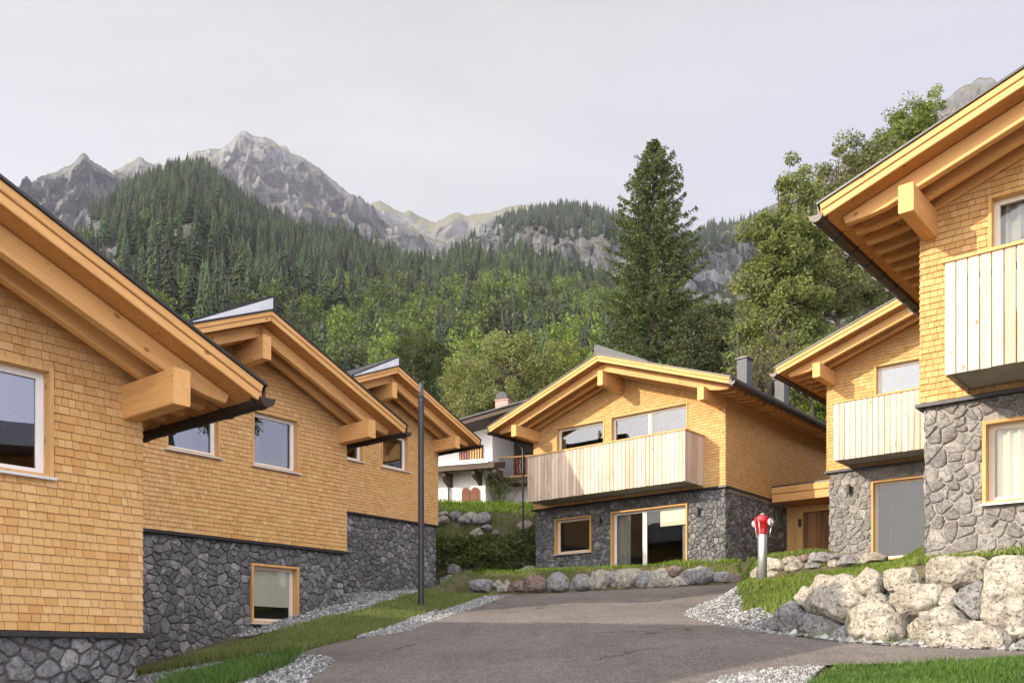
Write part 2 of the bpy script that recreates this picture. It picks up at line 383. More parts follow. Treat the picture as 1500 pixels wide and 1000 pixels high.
def T(x, y):
    yc = min(y, 31.0)
    z = P0(x, yc)
    if y > 25: z -= .07 * min(y - 25, 6)
    if x < -3.6: z -= .16 * (-3.6 - max(x, -9)) * sstep((23.5 - y) / 5.0)
    if x < -1.6 and y > 15: z += .26 * sstep((y - 16) / 6) * sstep((-1.0 - x + .04 * (y - 24)) / 1.6) * sstep((33 - y) / 3)
    if 1.5 < x < 16 and y < 9.9: z += .10 * sstep((9.6 - y - .3 * (5 - min(x, 8))) / .8) * sstep((x - 1.6) / 1.5) * sstep((y + 2) / 4)
    if x > 2.5 and 3 < y < 30:
        if in_right(x, y):
            dw = abs(seg_sd(x, y, WALL_R)); dk = abs(seg_sd(x, y, KNOLL))
            z = max(z, min(z + max(0, shepard(x, y, CTRL_R) - z), z + min(max(0, dw - .38) * 2.4, dk * .62)))
            if above_m(x, y): z += (max(z, min(2.42 + .05 * (x - 5.5), z + abs(seg_sd(x, y, WALL_M)) * 1.6)) - z) * sstep((8.1 - x) / 1.2) * sstep((x - 5.4) / .7)
    if y > 24.5:
        s = seg_sd(x, y, WALL_C)
        if -2.6 < x < 7.6 and s > 0: z = max(z, z + (min(2.62 + .012 * (33 - y), z + s * 1.5) - z) * sstep((x + 2.6) / 1.2))
        if x >= 6.4: z = max(z, min(2.72, z + max(0, y - 25.2)))
    if y > 33.2:                                  # the overgrown bank and the terraces above it
        b = y - (34.2 + .12 * (x + 2))
        zb = 2.6 + max(0, min(3.1, b * 1.45)) + max(0, min(.55, (b - 3.2) * .8)) + max(0, min(.7, (b - 5) * .16))
        if y > 44: zb += (min(y, 90) - 44) * .12 + max(0, min(y, 400) - 90) * .09
        z = max(z, zb) if b > 0 else z
    return z
RIGHT_POLY = WALL_R[::-1] + KNOLL[1:] + [(16, 24.6), (16, 5.2)]
def pip(x, y, poly):
    r = False; j = len(poly) - 1
    for i in range(len(poly)):
        xi, yi = poly[i]; xj, yj = poly[j]
        if (yi > y) != (yj > y) and x < (xj - xi) * (y - yi) / (yj - yi) + xi: r = not r
        j = i
    return r
def in_right(x, y): return pip(x, y, RIGHT_POLY)
ABOVE_M = WALL_M + [(9.6, 19.6), (12, 22), (12, 24.6), (7.5, 24.6), (5.5, 23.4)]
def above_m(x, y): return pip(x, y, ABOVE_M)
def G(u, v, zoff=0.0):
    """where a line of sight through a photo pixel meets the ground"""
    dx = (u - 750) / F; dz = (HV - v) / F; t = 4.0
    while t < 60:
        if T(dx * t, t) + zoff > dz * t: break
        t += .1
    lo, hi = t - .1, t
    for _ in range(12):
        m_ = (lo + hi) / 2
        if T(dx * m_, m_) + zoff > dz * m_: hi = m_
        else: lo = m_
    return (dx * hi, hi)

def axis_vals(lo, hi, step, far_lo, far_hi, g=1.35):
    a = list(np.arange(lo, hi + 1e-6, step)); s = step
    while a[-1] < far_hi: s *= g; a.append(min(far_hi, a[-1] + s))
    s = step
    while a[0] > far_lo: s *= g; a.insert(0, max(far_lo, a[0] - s))
    return a
xs = axis_vals(-13, 15, .25, -2500, 2500); ys = axis_vals(2, 46, .25, -150, 6300)
gv = [(x, y, T(x, y) + (.0 if y < 100 else 0)) for y in ys for x in xs]
nx = len(xs)
gf = np.array([(j * nx + i, j * nx + i + 1, (j + 1) * nx + i + 1, (j + 1) * nx + i) for j in range(len(ys) - 1) for i in range(nx - 1)])
struct(link('ground', raw_mesh('ground', gv, gf, 'soil', smooth=True)))

import bmesh
def ground_sheet(name, poly, mat, off, step=.25):
    bm = bmesh.new(); bm.faces.new([bm.verts.new((x, y, 0)) for x, y in poly])
    X = [p[0] for p in poly]; Y = [p[1] for p in poly]
    for ax, lo, hi in ((0, min(X), max(X)), (1, min(Y), max(Y))):
        k = math.floor(lo / step) * step
        while k < hi:
            no = (1, 0, 0) if ax == 0 else (0, 1, 0); co_ = (k, 0, 0) if ax == 0 else (0, k, 0)
            bmesh.ops.bisect_plane(bm, geom=bm.verts[:] + bm.edges[:] + bm.faces[:], plane_co=co_, plane_no=no, dist=1e-5); k += step
    bmesh.ops.triangulate(bm, faces=bm.faces[:])
    # terrain is a grid split along one diagonal: sample it bilinearly enough for a 4 mm lift
    for v_ in bm.verts: v_.co.z = T(v_.co.x, v_.co.y) + off
    me = bpy.data.meshes.new(name); bm.to_mesh(me); bm.free(); me.materials.append(MATS[mat])
    me.polygons.foreach_set('use_smooth', np.ones(len(me.polygons), bool))
    return link(name, me)
def smooth_poly(pts, it=2):
    for _ in range(it):
        q = []
        for a, b in zip(pts, pts[1:] + pts[:1]): q += [(a[0] * .75 + b[0] * .25, a[1] * .75 + b[1] * .25), (a[0] * .25 + b[0] * .75, a[1] * .25 + b[1] * .75)]
        pts = q
    return pts
def chaik(pts, it=2):
    for _ in range(it):
        q = [pts[0]]
        for a, b in zip(pts, pts[1:]): q += [(a[0] * .75 + b[0] * .25, a[1] * .75 + b[1] * .25), (a[0] * .25 + b[0] * .75, a[1] * .25 + b[1] * .75)]
        pts = q + [pts[-1]]
    return pts
road_l = [(-1.6, -3), (-2.05, 6), (-2.3, 10.66), (-2.29, 12.45), (-2.62, 13.15), (-3.05, 13.42), (-2.95, 14.1), (-2.62, 15.05), (-2.25, 15.6), (-1.75, 16.2), (-1.6, 17.4), (-1.2, 19.2), (-.72, 21.4), (.14, 26.6), (-.1, 27.6)]
road_top = [(-.1, 27.75), (2.2, 26.95), (4.5, 25.85), (6.1, 25.15), (8, 25.1)]
road_r = [(8, 24.2), (6.2, 24.3), (5.35, 22.8), (4.75, 21.2), (3.85, 19.0), (3.1, 17.2), (3.0, 16.6), (3.05, 15.4), (3.3, 14.0), (3.62, 12.9), (3.95, 11.9), (4.25, 11.3), (4.7, 10.85), (5.45, 10.2), (6.95, 9.0), (8.95, 7.35), (12, 5.0), (12, 4.2), (8.8, 6.3), (6.6, 8.3), (5.2, 9.3), (3.6, 9.85), (2.6, 9.9), (1.9, 9.3), (1.5, 8), (1.4, 5), (1.4, -3)]
ROAD = chaik(road_l, 1) + road_top + chaik(road_r, 1)
struct(ground_sheet('road', ROAD, 'asphalt', .03))
def gravel_poly(pts): return pts
GRAVELS = [
    [(-5.4, 6), (-2.1, 5.2), (-2.3, 10.66), (-2.3, 12.5), (-2.66, 13.2), (-3.1, 13.5), (-3.9, 13.9), (-5.0, 14.2), (-6.2, 14.8), (-7.4, 14.2), (-5.6, 11.7), (-4.2, 10.6)],
    [(-5.1, 18.4), (-3.9, 18.6), (-3.1, 19.5), (-2.7, 21.2), (-2.5, 23.2), (-2.2, 25.5), (-1.75, 27.6), (-2.0, 28.8), (-2.6, 30.6), (-3.3, 29.8), (-5.2, 27.5), (-7, 25), (-3.5, 21.4), (-5.6, 19.0)],
    [(-2.35, 15.4), (-1.75, 16.1), (-1.6, 17.4), (-1.2, 19.2), (-.72, 21.4), (.14, 26.6), (.0, 27.4), (-.5, 26.6), (-1.2, 22.4), (-1.75, 19.6), (-2.15, 17.4), (-2.6, 15.6)],
    [(3.1, 17.3), (2.98, 16.6), (3.03, 15.4), (3.28, 14.0), (3.65, 12.8), (4.0, 12.9), (3.8, 14.2), (3.75, 15.4), (4.0, 16.8), (4.75, 20.0), (5.5, 22.9), (5.2, 22.9), (4.7, 21.2), (3.85, 19.0)],
    [(1.4, -3), (1.4, 5), (1.5, 8), (1.9, 9.3), (2.6, 9.92), (3.3, 9.95), (3.0, 9.4), (2.6, 8.4), (2.4, 6.5), (2.4, -3)],
]
for g_ in GRAVELS: struct(ground_sheet('gravel', chaik(g_ + [g_[0]], 1)[:-1], 'gravel_bed', .016))

def sample_poly(poly, n):
    X = np.array([p[0] for p in poly]); Y = np.array([p[1] for p in poly]); out = []
    while len(out) < n:
        x = RNG.uniform(X.min(), X.max()); y = RNG.uniform(Y.min(), Y.max())
        if pip(x, y, poly): out.append((x, y))
    return out
OCT_V = np.array([(1, 0, 0), (-1, 0, 0), (0, 1, 0), (0, -1, 0), (0, 0, 1), (0, 0, -1)], float)
OCT_F = np.array([(0, 2, 4), (2, 1, 4), (1, 3, 4), (3, 0, 4), (2, 0, 5), (1, 2, 5), (3, 1, 5), (0, 3, 5)])
def pebbles(poly, n, rmin, rmax, label):
    P_ = [p for p in sample_poly(poly, n) if not pip(p[0], p[1], ROAD)]
    V = []; Fs = []
    for i, (x, y) in enumerate(P_):
        r = RNG.uniform(rmin, rmax); a = RNG.uniform(0, 6.28); q = OCT_V * (RNG.uniform(.65, 1.3, (6, 1)) * r) + RNG.uniform(-.35, .35, (6, 3)) * r
        q[:, 2] *= .75; c, s_ = math.cos(a), math.sin(a)
        q = np.stack([q[:, 0] * c - q[:, 1] * s_ + x, q[:, 0] * s_ + q[:, 1] * c + y, q[:, 2] + T(x, y) + .016 + r * .35], 1)
        V.append(q); Fs.append(OCT_F + 6 * i)
    t = np.repeat(RNG.uniform(0, 1, len(P_)), 8)
    stuff(link('pebbles', raw_mesh('pebbles', np.concatenate(V), np.concatenate(Fs), 'pebbles', t)), label, 'gravel')
pebbles([(-5.2, 7.5), (-2.1, 7.5), (-2.3, 10.66), (-2.3, 12.5), (-2.66, 13.2), (-3.1, 13.5), (-5.0, 14.2), (-6.2, 14.8), (-7.2, 14.2), (-5.6, 11.7), (-4.2, 10.6)], 15000, .012, .034, 'loose grey gravel beside the nearest house, around the grass tuft')
pebbles(GRAVELS[1], 12000, .015, .04, 'strip of grey gravel along the stone base of the farther left houses')
pebbles(GRAVELS[2], 7000, .014, .036, 'grey gravel verge between the left grass strip and the asphalt')
pebbles(GRAVELS[3], 6000, .014, .036, 'sunlit pale gravel where the road bends round the grass knoll')
pebbles([(1.4, 7), (1.5, 8), (1.9, 9.3), (2.6, 9.92), (3.3, 9.95), (3.0, 9.4), (2.6, 8.4), (2.4, 7)], 6000, .012, .03, 'grey gravel at the bottom edge by the foreground lawn')

def grass(poly, n, h0, h1, wid, mat, label, avoid=None, lean=.5, zoff=0.0):
    P_ = np.array([p for p in sample_poly(poly, n) if not (avoid and avoid(*p))]); n = len(P_)
    Z = np.array([T(x, y) for x, y in P_]) + zoff
    patch = np.array([mnoise.noise((x * 1.1, y * 1.1, 3.3)) for x, y in P_])
    h = RNG.uniform(h0, h1, n) * (1 + .7 * patch); a = RNG.uniform(0, 6.28, n); wv = wid * RNG.uniform(.6, 1.3, n)
    ld = RNG.uniform(0, 6.28, n); lm = RNG.uniform(.1, 1, n) * lean * h
    ax, ay = np.cos(a) * wv / 2, np.sin(a) * wv / 2; lx, ly = np.cos(ld) * lm, np.sin(ld) * lm
    V = np.empty((n, 5, 3))
    V[:, 0] = np.stack([P_[:, 0] - ax, P_[:, 1] - ay, Z - .01], 1); V[:, 1] = np.stack([P_[:, 0] + ax, P_[:, 1] + ay, Z - .01], 1)
    V[:, 2] = np.stack([P_[:, 0] + ax * .8 + lx * .35, P_[:, 1] + ay * .8 + ly * .35, Z + h * .6], 1); V[:, 3] = np.stack([P_[:, 0] - ax * .8 + lx * .35, P_[:, 1] - ay * .8 + ly * .35, Z + h * .6], 1)
    V[:, 4] = np.stack([P_[:, 0] + lx, P_[:, 1] + ly, Z + h], 1)
    b = np.arange(n)[:, None] * 5
    Fs = np.concatenate([b + np.array([[0, 1, 2]]), b + np.array([[0, 2, 3]]), b + np.array([[3, 2, 4]])])
    t = np.clip(RNG.normal(.42, .2, n) + patch * .3, 0, 1); t = np.concatenate([t, t, t])
    return stuff(link('grass', raw_mesh('grass', V.reshape(-1, 3), Fs, mat, t)), label, 'grass')
off_right = lambda x, y: abs(seg_sd(x, y, WALL_R)) < .30 or pip(x, y, GRAVELS[3]) or (x < 7.4 and abs(seg_sd(x, y, WALL_M)) < .16)
knoll_poly = KNOLL[:7] + [(9.3, 24.6), (11.5, 23.2), (11.2, 20.4), (6.25, 14.3), (5.9, 13.5), (5.6, 11.6), (4.6, 12.3)]
grass(knoll_poly, 110000, .035, .10, .014, 'grass_blades', 'sunlit yellow green grass on the knoll around the red hydrant', off_right, .8)
grass([(5.2, 11.2), (5.8, 13.5), (8.4, 11.4), (8.2, 9.3), (6.6, 10.3)], 9000, .03, .08, .014, 'grass_blades', 'narrow grass strip between the boulder wall and the nearest right house', lambda x, y: abs(seg_sd(x, y, WALL_R)) < .3, .8)
grass([(2.45, 5.5), (2.65, 8.6), (3.3, 9.6), (4.4, 9.6), (5.4, 9.0), (6.7, 8.0), (8.4, 6.3), (8.4, 4.5), (4, 4)], 70000, .05, .11, .012, 'lush_grass', 'lush green lawn along the bottom right edge in the shade', None, .9)
strip = [(-6.1, 14.95), (-4.8, 14.55), (-3.7, 14.2), (-3.08, 13.9), (-2.9, 14.6), (-2.62, 15.7), (-2.15, 17.4), (-1.75, 19.6), (-1.2, 22.4), (-.45, 26.8), (-.9, 28.6), (-1.7, 27.0), (-2.35, 23.2), (-2.6, 21.2), (-3.0, 19.5), (-3.8, 18.4), (-4.7, 17.4), (-5.6, 16.1)]
grass(strip, 42000, .05, .15, .014, 'grass_blades', 'grass strip running uphill past the black lamp post', None, .8)
grass([(-3.75, 9.6), (-3.1, 10.4), (-2.85, 12.2), (-3.0, 13.6), (-3.6, 13.2), (-4.2, 12.0), (-4.0, 10.6)], 6500, .08, .2, .012, 'lush_grass', 'lush grass tuft growing in the gravel beside the driveway', None, .9)
grass([(-1.2, 28.75), (2.3, 27.3), (4.6, 26.25), (6.2, 25.6), (6.6, 27.2), (3.6, 29.6), (.7, 32.2), (-1.8, 33.6)], 16000, .04, .12, .02, 'grass_blades', 'thin grass in front of the stone base of the middle house', None, .8)
grass([(6.0, 25.2), (8.2, 24.4), (9.5, 23.6), (10, 25.6), (7.6, 28.0)], 7000, .05, .13, .02, 'grass_blades', 'grass below the wooden entrance door', None, .8)
grass([(-4.4, 37.3), (1.6, 37.6), (2.2, 41), (2, 43.5), (-5, 43.5)], 16000, .08, .28, .03, 'grass_blades', 'unmown grass on the terrace in front of the old white chalet', None, .9)
grass([(-3.6, 33.3), (.6, 33.3), (1.4, 37.6), (-4.3, 37.4)], 6000, .06, .26, .03, 'grass_blades', 'rough grass hanging over the steep bank between the houses', None, .9)

def rubble(poly, n, rmin, rmax, label):
    pebbles(poly, n, rmin, rmax, label)
rubble([(3.75, 12.9), (4.0, 11.95), (4.3, 11.35), (4.8, 10.85), (5.5, 10.2), (7.0, 9.05), (9, 7.4), (9.2, 7.8), (7.2, 9.7), (5.9, 10.9), (5.0, 11.7), (4.5, 12.4), (4.2, 13.1)], 3200, .02, .075, 'broken stone rubble packed between the boulders of the front wall')
grass([(3.75, 12.9), (4.0, 11.95), (4.3, 11.35), (4.8, 10.85), (5.5, 10.2), (7.0, 9.05), (9, 7.4), (9.2, 7.8), (7.2, 9.7), (5.9, 10.9), (5.0, 11.7), (4.5, 12.4), (4.2, 13.1)], 2600, .05, .16, .012, 'grass_blades', 'weeds growing in the gaps of the boulder wall', None, .9)

grass([(-3.3, 28.3), (-1.9, 28.3), (-1.3, 29.2), (-.6, 33.6), (-3.3, 33.3)], 9000, .05, .16, .018, 'grass_blades', 'grass between the farthest left chalet and the bank foot', None, .8)

# ------------------------------------------------------------ walls of shingles and of fieldstone
def shingle_wall(x0, x1, z0, top, holes, name, parent, base, M=None, row=.088, ztop=None, seed=1):
    """rows of tapered larch shingles on the plane y=0 (facing -y); top(x) is the roof line, holes are (x0,x1,z0,z1)"""
    r = random.Random(seed); V = []; Fs = []; t = []
    k = 0; z = z0
    zmax = ztop
    while z < zmax:
        zt_ = z + row * 1.12; x = x0 - r.uniform(0, .1)
        while x < x1:
            wd = r.uniform(.07, .17); a, b = max(x, x0), min(x + wd - .005, x1); x += wd
            if b - a < .012: continue
            zb = z + r.uniform(-.003, .003); segs = [(a, b, zb, zt_)]
            for hx0, hx1, hz0, hz1 in holes:
                ns = []
                for (p, q, c, d) in segs:
                    if q <= hx0 or p >= hx1 or d <= hz0 or c >= hz1: ns.append((p, q, c, d)); continue
                    if p < hx0 - .012: ns.append((p, hx0, c, d))
                    if q > hx1 + .012: ns.append((hx1, q, c, d))
                    l, e = max(p, hx0), min(q, hx1)
                    if c < hz0 - .012: ns.append((l, e, c, hz0))
                    if d > hz1 + .012: ns.append((l, e, hz1, d))
                segs = ns
            pr = .021 + r.uniform(-.003, .005); tv = r.random()
            for p, q, zb, zc_ in segs:
                ta, tb = min(zc_, top(p)), min(zc_, top(q))
                if max(ta, tb) <= zb + .01: continue
                ta, tb = max(ta, zb + .004), max(tb, zb + .004)
                i = len(V); cut = zb; fr_ = pr * (1 - max(0, zb - z) / (row * 1.4)); ft = .004 + (pr - .004) * max(0, (zt_ - zc_) / (row * 1.12))
                V += [(p, -fr_, cut), (q, -fr_, cut), (q, -ft, tb), (p, -ft, ta), (p, 0, cut), (q, 0, cut), (q, .004, tb), (p, .004, ta)]
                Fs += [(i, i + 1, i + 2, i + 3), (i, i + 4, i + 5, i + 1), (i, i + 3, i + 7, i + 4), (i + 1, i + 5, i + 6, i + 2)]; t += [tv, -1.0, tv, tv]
        z += row
    if M is not None: V = [tuple(M @ Vector(p)) for p in V]
    return link(name, raw_mesh(name, V, np.array(Fs), 'larch_shingles', t), parent, base)

def clip_half(poly, nx_, nz_, c):
    out = []
    for (a, b) in zip(poly, poly[1:] + poly[:1]):
        da = a[0] * nx_ + a[1] * nz_ - c; db = b[0] * nx_ + b[1] * nz_ - c
        if da <= 0: out.append(a)
        if (da < 0 < db) or (db < 0 < da):
            t = da / (da - db); out.append((a[0] + (b[0] - a[0]) * t, a[1] + (b[1] - a[1]) * t))
    return out
def stone_wall(x0, x1, z0, z1, holes, size, gap, name, parent, base, mat, M=None, seed=3, prot=.035):
    """irregular fieldstones (relaxed cells) bedded in mortar on the plane y=0 facing -y"""
    r = random.Random(seed); pts = []
    nxx = max(2, int((x1 - x0) / size)); nz = max(2, int((z1 - z0) / (size * .84)))
    for j in range(-1, nz + 1):
        for i in range(-1, nxx + 1):
            if r.random() < .15: continue
            if r.random() < .22: pts.append((x0 + (i + .5 + r.uniform(-.5, .9)) * (x1 - x0) / nxx, z0 + (j + .5 + r.uniform(.3, .6)) * (z1 - z0) / nz))
            pts.append((x0 + (i + .5 + (.5 if j % 2 else 0) + r.uniform(-.42, .42)) * (x1 - x0) / nxx, z0 + (j + .5 + r.uniform(-.40, .40)) * (z1 - z0) / nz))
    V = []; Fs = []; t = []
    for (px, pz) in pts:
        if any(a < px < b and c < pz < d for a, b, c, d in holes): continue
        poly = [(px - size * 1.7, pz - size * 1.5), (px + size * 1.7, pz - size * 1.5), (px + size * 1.7, pz + size * 1.5), (px - size * 1.7, pz + size * 1.5)]
        for (qx, qz) in pts:
            dx, dz = qx - px, qz - pz; d2 = dx * dx + dz * dz
            if 0 < d2 < (size * 3.3) ** 2:
                d = math.sqrt(d2); poly = clip_half(poly, dx / d, dz / d, (px * dx + pz * dz) / d + d / 2 - gap / 2)
                if len(poly) < 3: break
        for n_, c in (((1, 0), x1), ((-1, 0), -x0), ((0, 1), z1), ((0, -1), -z0)):
            if len(poly) >= 3: poly = clip_half(poly, n_[0], n_[1], c)
        for a, b, c, d in holes:
            if len(poly) < 3: break
            if max(p[0] for p in poly) > a and min(p[0] for p in poly) < b and max(p[1] for p in poly) > c and min(p[1] for p in poly) < d:
                opts = []
                if px <= a: opts.append((px - a, (1, 0, a)))
                if px >= b: opts.append((b - px, (-1, 0, -b)))
                if pz <= c: opts.append((pz - c, (0, 1, c)))
                if pz >= d: opts.append((d - pz, (0, -1, -d)))
                if opts: poly = clip_half(poly, *min(opts)[1])
        if len(poly) < 3: continue
        A = abs(sum(p[0] * q[1] - q[0] * p[1] for p, q in zip(poly, poly[1:] + poly[:1]))) / 2
        if A < size * size * .05: continue
        for _ in range(2):                                 # knock the corners off
            q = []
            for a, b in zip(poly, poly[1:] + poly[:1]): q += [(a[0] * .87 + b[0] * .13, a[1] * .87 + b[1] * .13), (a[0] * .13 + b[0] * .87, a[1] * .13 + b[1] * .87)]
            if _ == 1: q = [p for a, b in zip(poly, poly[1:] + poly[:1]) for p in (a, ((a[0] + b[0]) / 2, (a[1] + b[1]) / 2))]
            poly = q
        poly = [p for i, p in enumerate(poly) if math.hypot(p[0] - poly[i - 1][0], p[1] - poly[i - 1][1]) > .004]
        if len(poly) < 4: continue
        cx = sum(p[0] for p in poly) / len(poly); cz = sum(p[1] for p in poly) / len(poly)
        pr = prot * r.uniform(.6, 1.25); tx, tz = r.uniform(-.10, .10), r.uniform(-.10, .10)
        sd = r.uniform(0, 99); b0 = len(V); m_ = len(poly)
        for ri, (sc, dp) in enumerate(((1.0, -.012), (.955, .62), (.86, .92), (.55, 1.0))):
            for p in poly:
                x, z = cx + (p[0] - cx) * sc, cz + (p[1] - cz) * sc
                nn = mnoise.noise((x * 9 + sd, z * 9, sd)) * .5 + mnoise.noise((x * 22, z * 22, sd)) * .3 if ri else 0
                jit = mnoise.noise((p[0] * 30, p[1] * 30, sd)) * .02 if ri < 2 else 0
                V.append((x + jit, -(pr * dp * (1 + nn) + (tx * (x - cx) + tz * (z - cz) if ri > 1 else 0)), z + jit))
        V.append((cx, -pr * (1 + mnoise.noise((sd, cx * 9, cz * 9)) * .4), cz))
        tv = min(1, max(0, r.gauss(.42, .30)))
        for q in range(3):
            for i in range(m_): i2 = (i + 1) % m_; Fs.append((b0 + q * m_ + i, b0 + q * m_ + i2, b0 + (q + 1) * m_ + i2, b0 + (q + 1) * m_ + i)); t.append(tv)
        for i in range(m_): Fs.append((b0 + 3 * m_ + i, b0 + 3 * m_ + (i + 1) % m_, b0 + 4 * m_)); t.append(tv)
    if M is not None: V = [tuple(M @ Vector(p)) for p in V]
    me = raw_mesh(name, V, Fs, mat, t, True)
    return link(name, me, parent, base)

def holed_plane(mb, x0, x1, z0, z1, y, holes, depth=.0):
    xs_ = sorted({x0, x1} | {min(max(v, x0), x1) for h in holes for v in h[:2]}); zs_ = sorted({z0, z1} | {min(max(v, z0), z1) for h in holes for v in h[2:]})
    for a, b in zip(xs_, xs_[1:]):
        for c, d in zip(zs_, zs_[1:]):
            mx, mz = (a + b) / 2, (c + d) / 2
            if not any(h[0] < mx < h[1] and h[2] < mz < h[3] for h in holes): mb.add([(a, y, c), (b, y, c), (b, y, d), (a, y, d)], [(0, 1, 2, 3)])

# ------------------------------------------------------------ windows, gutters, balconies
def window(root, base, x0, x1, z0, z1, y, mull=(), frame='white_frame', pane='window_glass', inside=None, sill=True, proud=.035, deep=.17, name='window', reveal=.045, glaze_in=.11):
    mb = MB(); c = reveal; ya, yb = y - proud, y + deep
    mb.box(x0, x0 + c, ya, yb, z0, z1).box(x1 - c, x1, ya, yb, z0, z1).box(x0 + c, x1 - c, ya + .003, yb, z1 - c, z1).box(x0 + c, x1 - c, ya + .012, yb, z0, z0 + c * .8)
    wn = mb.build(name, 'casing_timber', root, base)
    a, b, e, g = x0 + c, x1 - c, z0 + c * .8, z1 - c; yf = y + glaze_in; fw = .065
    fm = MB(); cols = [a] + [a + (b - a) * q for q in mull] + [b]
    fm.box(a, b, yf, yf + .06, g - fw, g, .5).box(a, b, yf, yf + .06, e, e + fw, .5)
    for i, cx in enumerate(cols):
        l = cx if i == 0 else (cx - fw if i == len(cols) - 1 else cx - fw * .55); r_ = cx + fw if i == 0 else (cx if i == len(cols) - 1 else cx + fw * .55)
        fm.box(l, r_, yf - .002, yf + .058, e + fw, g - fw, .5)
    # a thinner sash step inside every light
    for p, q in zip(cols, cols[1:]):
        l, r_ = p + fw * .8, q - fw * .8
        fm.box(l, l + .022, yf + .012, yf + .05, e + fw - .004, g - fw + .004, .5).box(r_ - .022, r_, yf + .012, yf + .05, e + fw - .004, g - fw + .004, .5)
    fm.build('frame', frame, wn)
    pm = MB()
    for p, q in zip(cols, cols[1:]): pm.box(p + fw * .5, q - fw * .5, yf + .030, yf + .036, e + fw * .6, g - fw * .6, .5)
    pm.build('pane', pane, wn)
    if sill: MB().prism([(ya - .055, z0 - .028), (ya - .055, z0 - .002), (yf, z0 + .026), (yf, z0 - .028)], 0, x0 - .015, x1 + .015).build('sill', 'pale_metal', wn)
    if inside:
        for kind, f0, f1, h0, h1 in inside:
            p, q = a + (b - a) * f0, a + (b - a) * f1; r0, r1 = e + (g - e) * h0, e + (g - e) * h1
            if kind == 'blind': MB().box(p, q, yf + .062, yf + .066, r0, r1, .5).box(p, q, yf + .06, yf + .075, r0 - .02, r0, .5).build('blind', 'cream_cloth', wn)
            else:
                n_ = max(8, int((q - p) / .022)); vs = []
                for i in range(n_ + 1):
                    f = i / n_; yy = yf + .12 + .03 * math.sin(f * (q - p) * 46) + .012 * math.sin(f * 71)
                    vs += [(p + (q - p) * f, yy, r0), (p + (q - p) * f, yy, r1)]
                MB().add(vs, [(2 * i, 2 * i + 2, 2 * i + 3, 2 * i + 1) for i in range(n_)], .5).build('curtain', kind, wn)
    return wn

def gutter(root, base, xe, ze_, y0, y1, side, mat, r=.10, step=.62):
    """half-round gutter hung along an eave at local x=xe; side is -1 on the left, +1 on the right"""
    cx = xe + side * .055; cz = ze_ - .145; mb = MB(); n_ = 12
    prof = [(cx + r * math.cos(math.pi + math.pi * k / n_), cz + r * math.sin(math.pi + math.pi * k / n_)) for k in range(n_ + 1)]
    inner = [(cx + (r - .006) * math.cos(2 * math.pi - math.pi * k / n_), cz + (r - .006) * math.sin(2 * math.pi - math.pi * k / n_)) for k in range(n_ + 1)]
    mb.prism(prof + inner, 1, y0, y1)
    mb.prism(prof, 1, y0 - .004, y0 + .006); mb.prism(prof, 1, y1 - .006, y1 + .004)
    mb.tube([(cx + side * r, y0, cz + .004), (cx + side * r, y1, cz + .004)], .011, 6)
    mb.prism([(xe + side * .036, ze_ + .0), (xe + side * .04, ze_ + .0), (xe + side * .03, cz - .02), (xe - side * .012, cz - .05), (xe - side * .016, cz - .05), (xe - side * .004, cz + .01)], 1, y0 + .008, y1 - .008)
    g_ = mb.build('gutter', mat, root, base, smooth=False)
    y = y0 + .12; bm_ = MB()
    br = [(cx + (r + .012) * math.cos(math.pi + math.pi * k / n_), cz + (r + .012) * math.sin(math.pi + math.pi * k / n_)) for k in range(n_ + 1)]
    bi = [(cx + (r + .001) * math.cos(2 * math.pi - math.pi * k / n_), cz + (r + .001) * math.sin(2 * math.pi - math.pi * k / n_)) for k in range(n_ + 1)]
    first = None
    i = 0
    while y < y1:
        if first is None:
            first = MB().prism(br + bi, 1, 0, .034).box(min(cx - side * r, cx - side * (r + .03)), max(cx - side * r, cx - side * (r + .03)), 0, .034, cz - .01, cz + .09).build('bracket', 'dark_metal', g_, (0, y, 0))
        else:
            c = first.copy(); COL.objects.link(c); c.location = (0, y, 0); c.parent = g_
        y += step
    return g_

def balcony(root, base, x0, x1, dep, zb, zt_, ywall=0.0, seed=0):
    sl_ = MB().box(x0 + .05, x1 - .05, -dep + .05, ywall - .03, zb + .05, zb + .25).build('balcony', 'concrete', root, base)
    r = random.Random(seed); mb = MB(); x = x0
    bw = .142
    while x < x1 - .02:
        e = min(x + bw - .013, x1); zz = zb + r.uniform(-.004, .004)
        mb.prism([(x + .006, -dep), (e - .006, -dep), (e, -dep + .006), (e, -dep + .028), (x, -dep + .028), (x, -dep + .006)], 2, zz, zt_ - .045, r.random()); x += bw
    mb.build('front_boards', 'larch_boards', sl_)
    for xx in (x0, x1):
        mb = MB(); y = -dep + .034; s_ = 1 if xx == x0 else -1
        while y < ywall - .03:
            e = min(y + bw - .007, ywall - .02); mb.box(min(xx, xx + s_ * .026), max(xx, xx + s_ * .026), y, e, zb + r.uniform(-.004, .004), zt_ - .045, r.random()); y += bw
        mb.build('side_boards', 'larch_boards', sl_)
    mb = MB().box(x0 - .03, x1 + .03, -dep - .028, -dep + .075, zt_ - .042, zt_).box(x0 - .03, x0 + .07, -dep + .077, ywall - .02, zt_ - .042, zt_).box(x1 - .07, x1 + .03, -dep + .077, ywall - .02, zt_ - .042, zt_)
    mb.build('handrail', 'casing_timber', sl_)
    mb = MB(); x = x0 + .3                                              # posts and rails behind the boards
    while x < x1: mb.box(x, x + .05, -dep + .03, -dep + .075, zb + .2, zt_ - .05); x += .95
    mb.box(x0 + .03, x1 - .03, -dep + .076, -dep + .106, zt_ - .3, zt_ - .22).build('rail_frame', 'grey_metal', sl_)
    return sl_

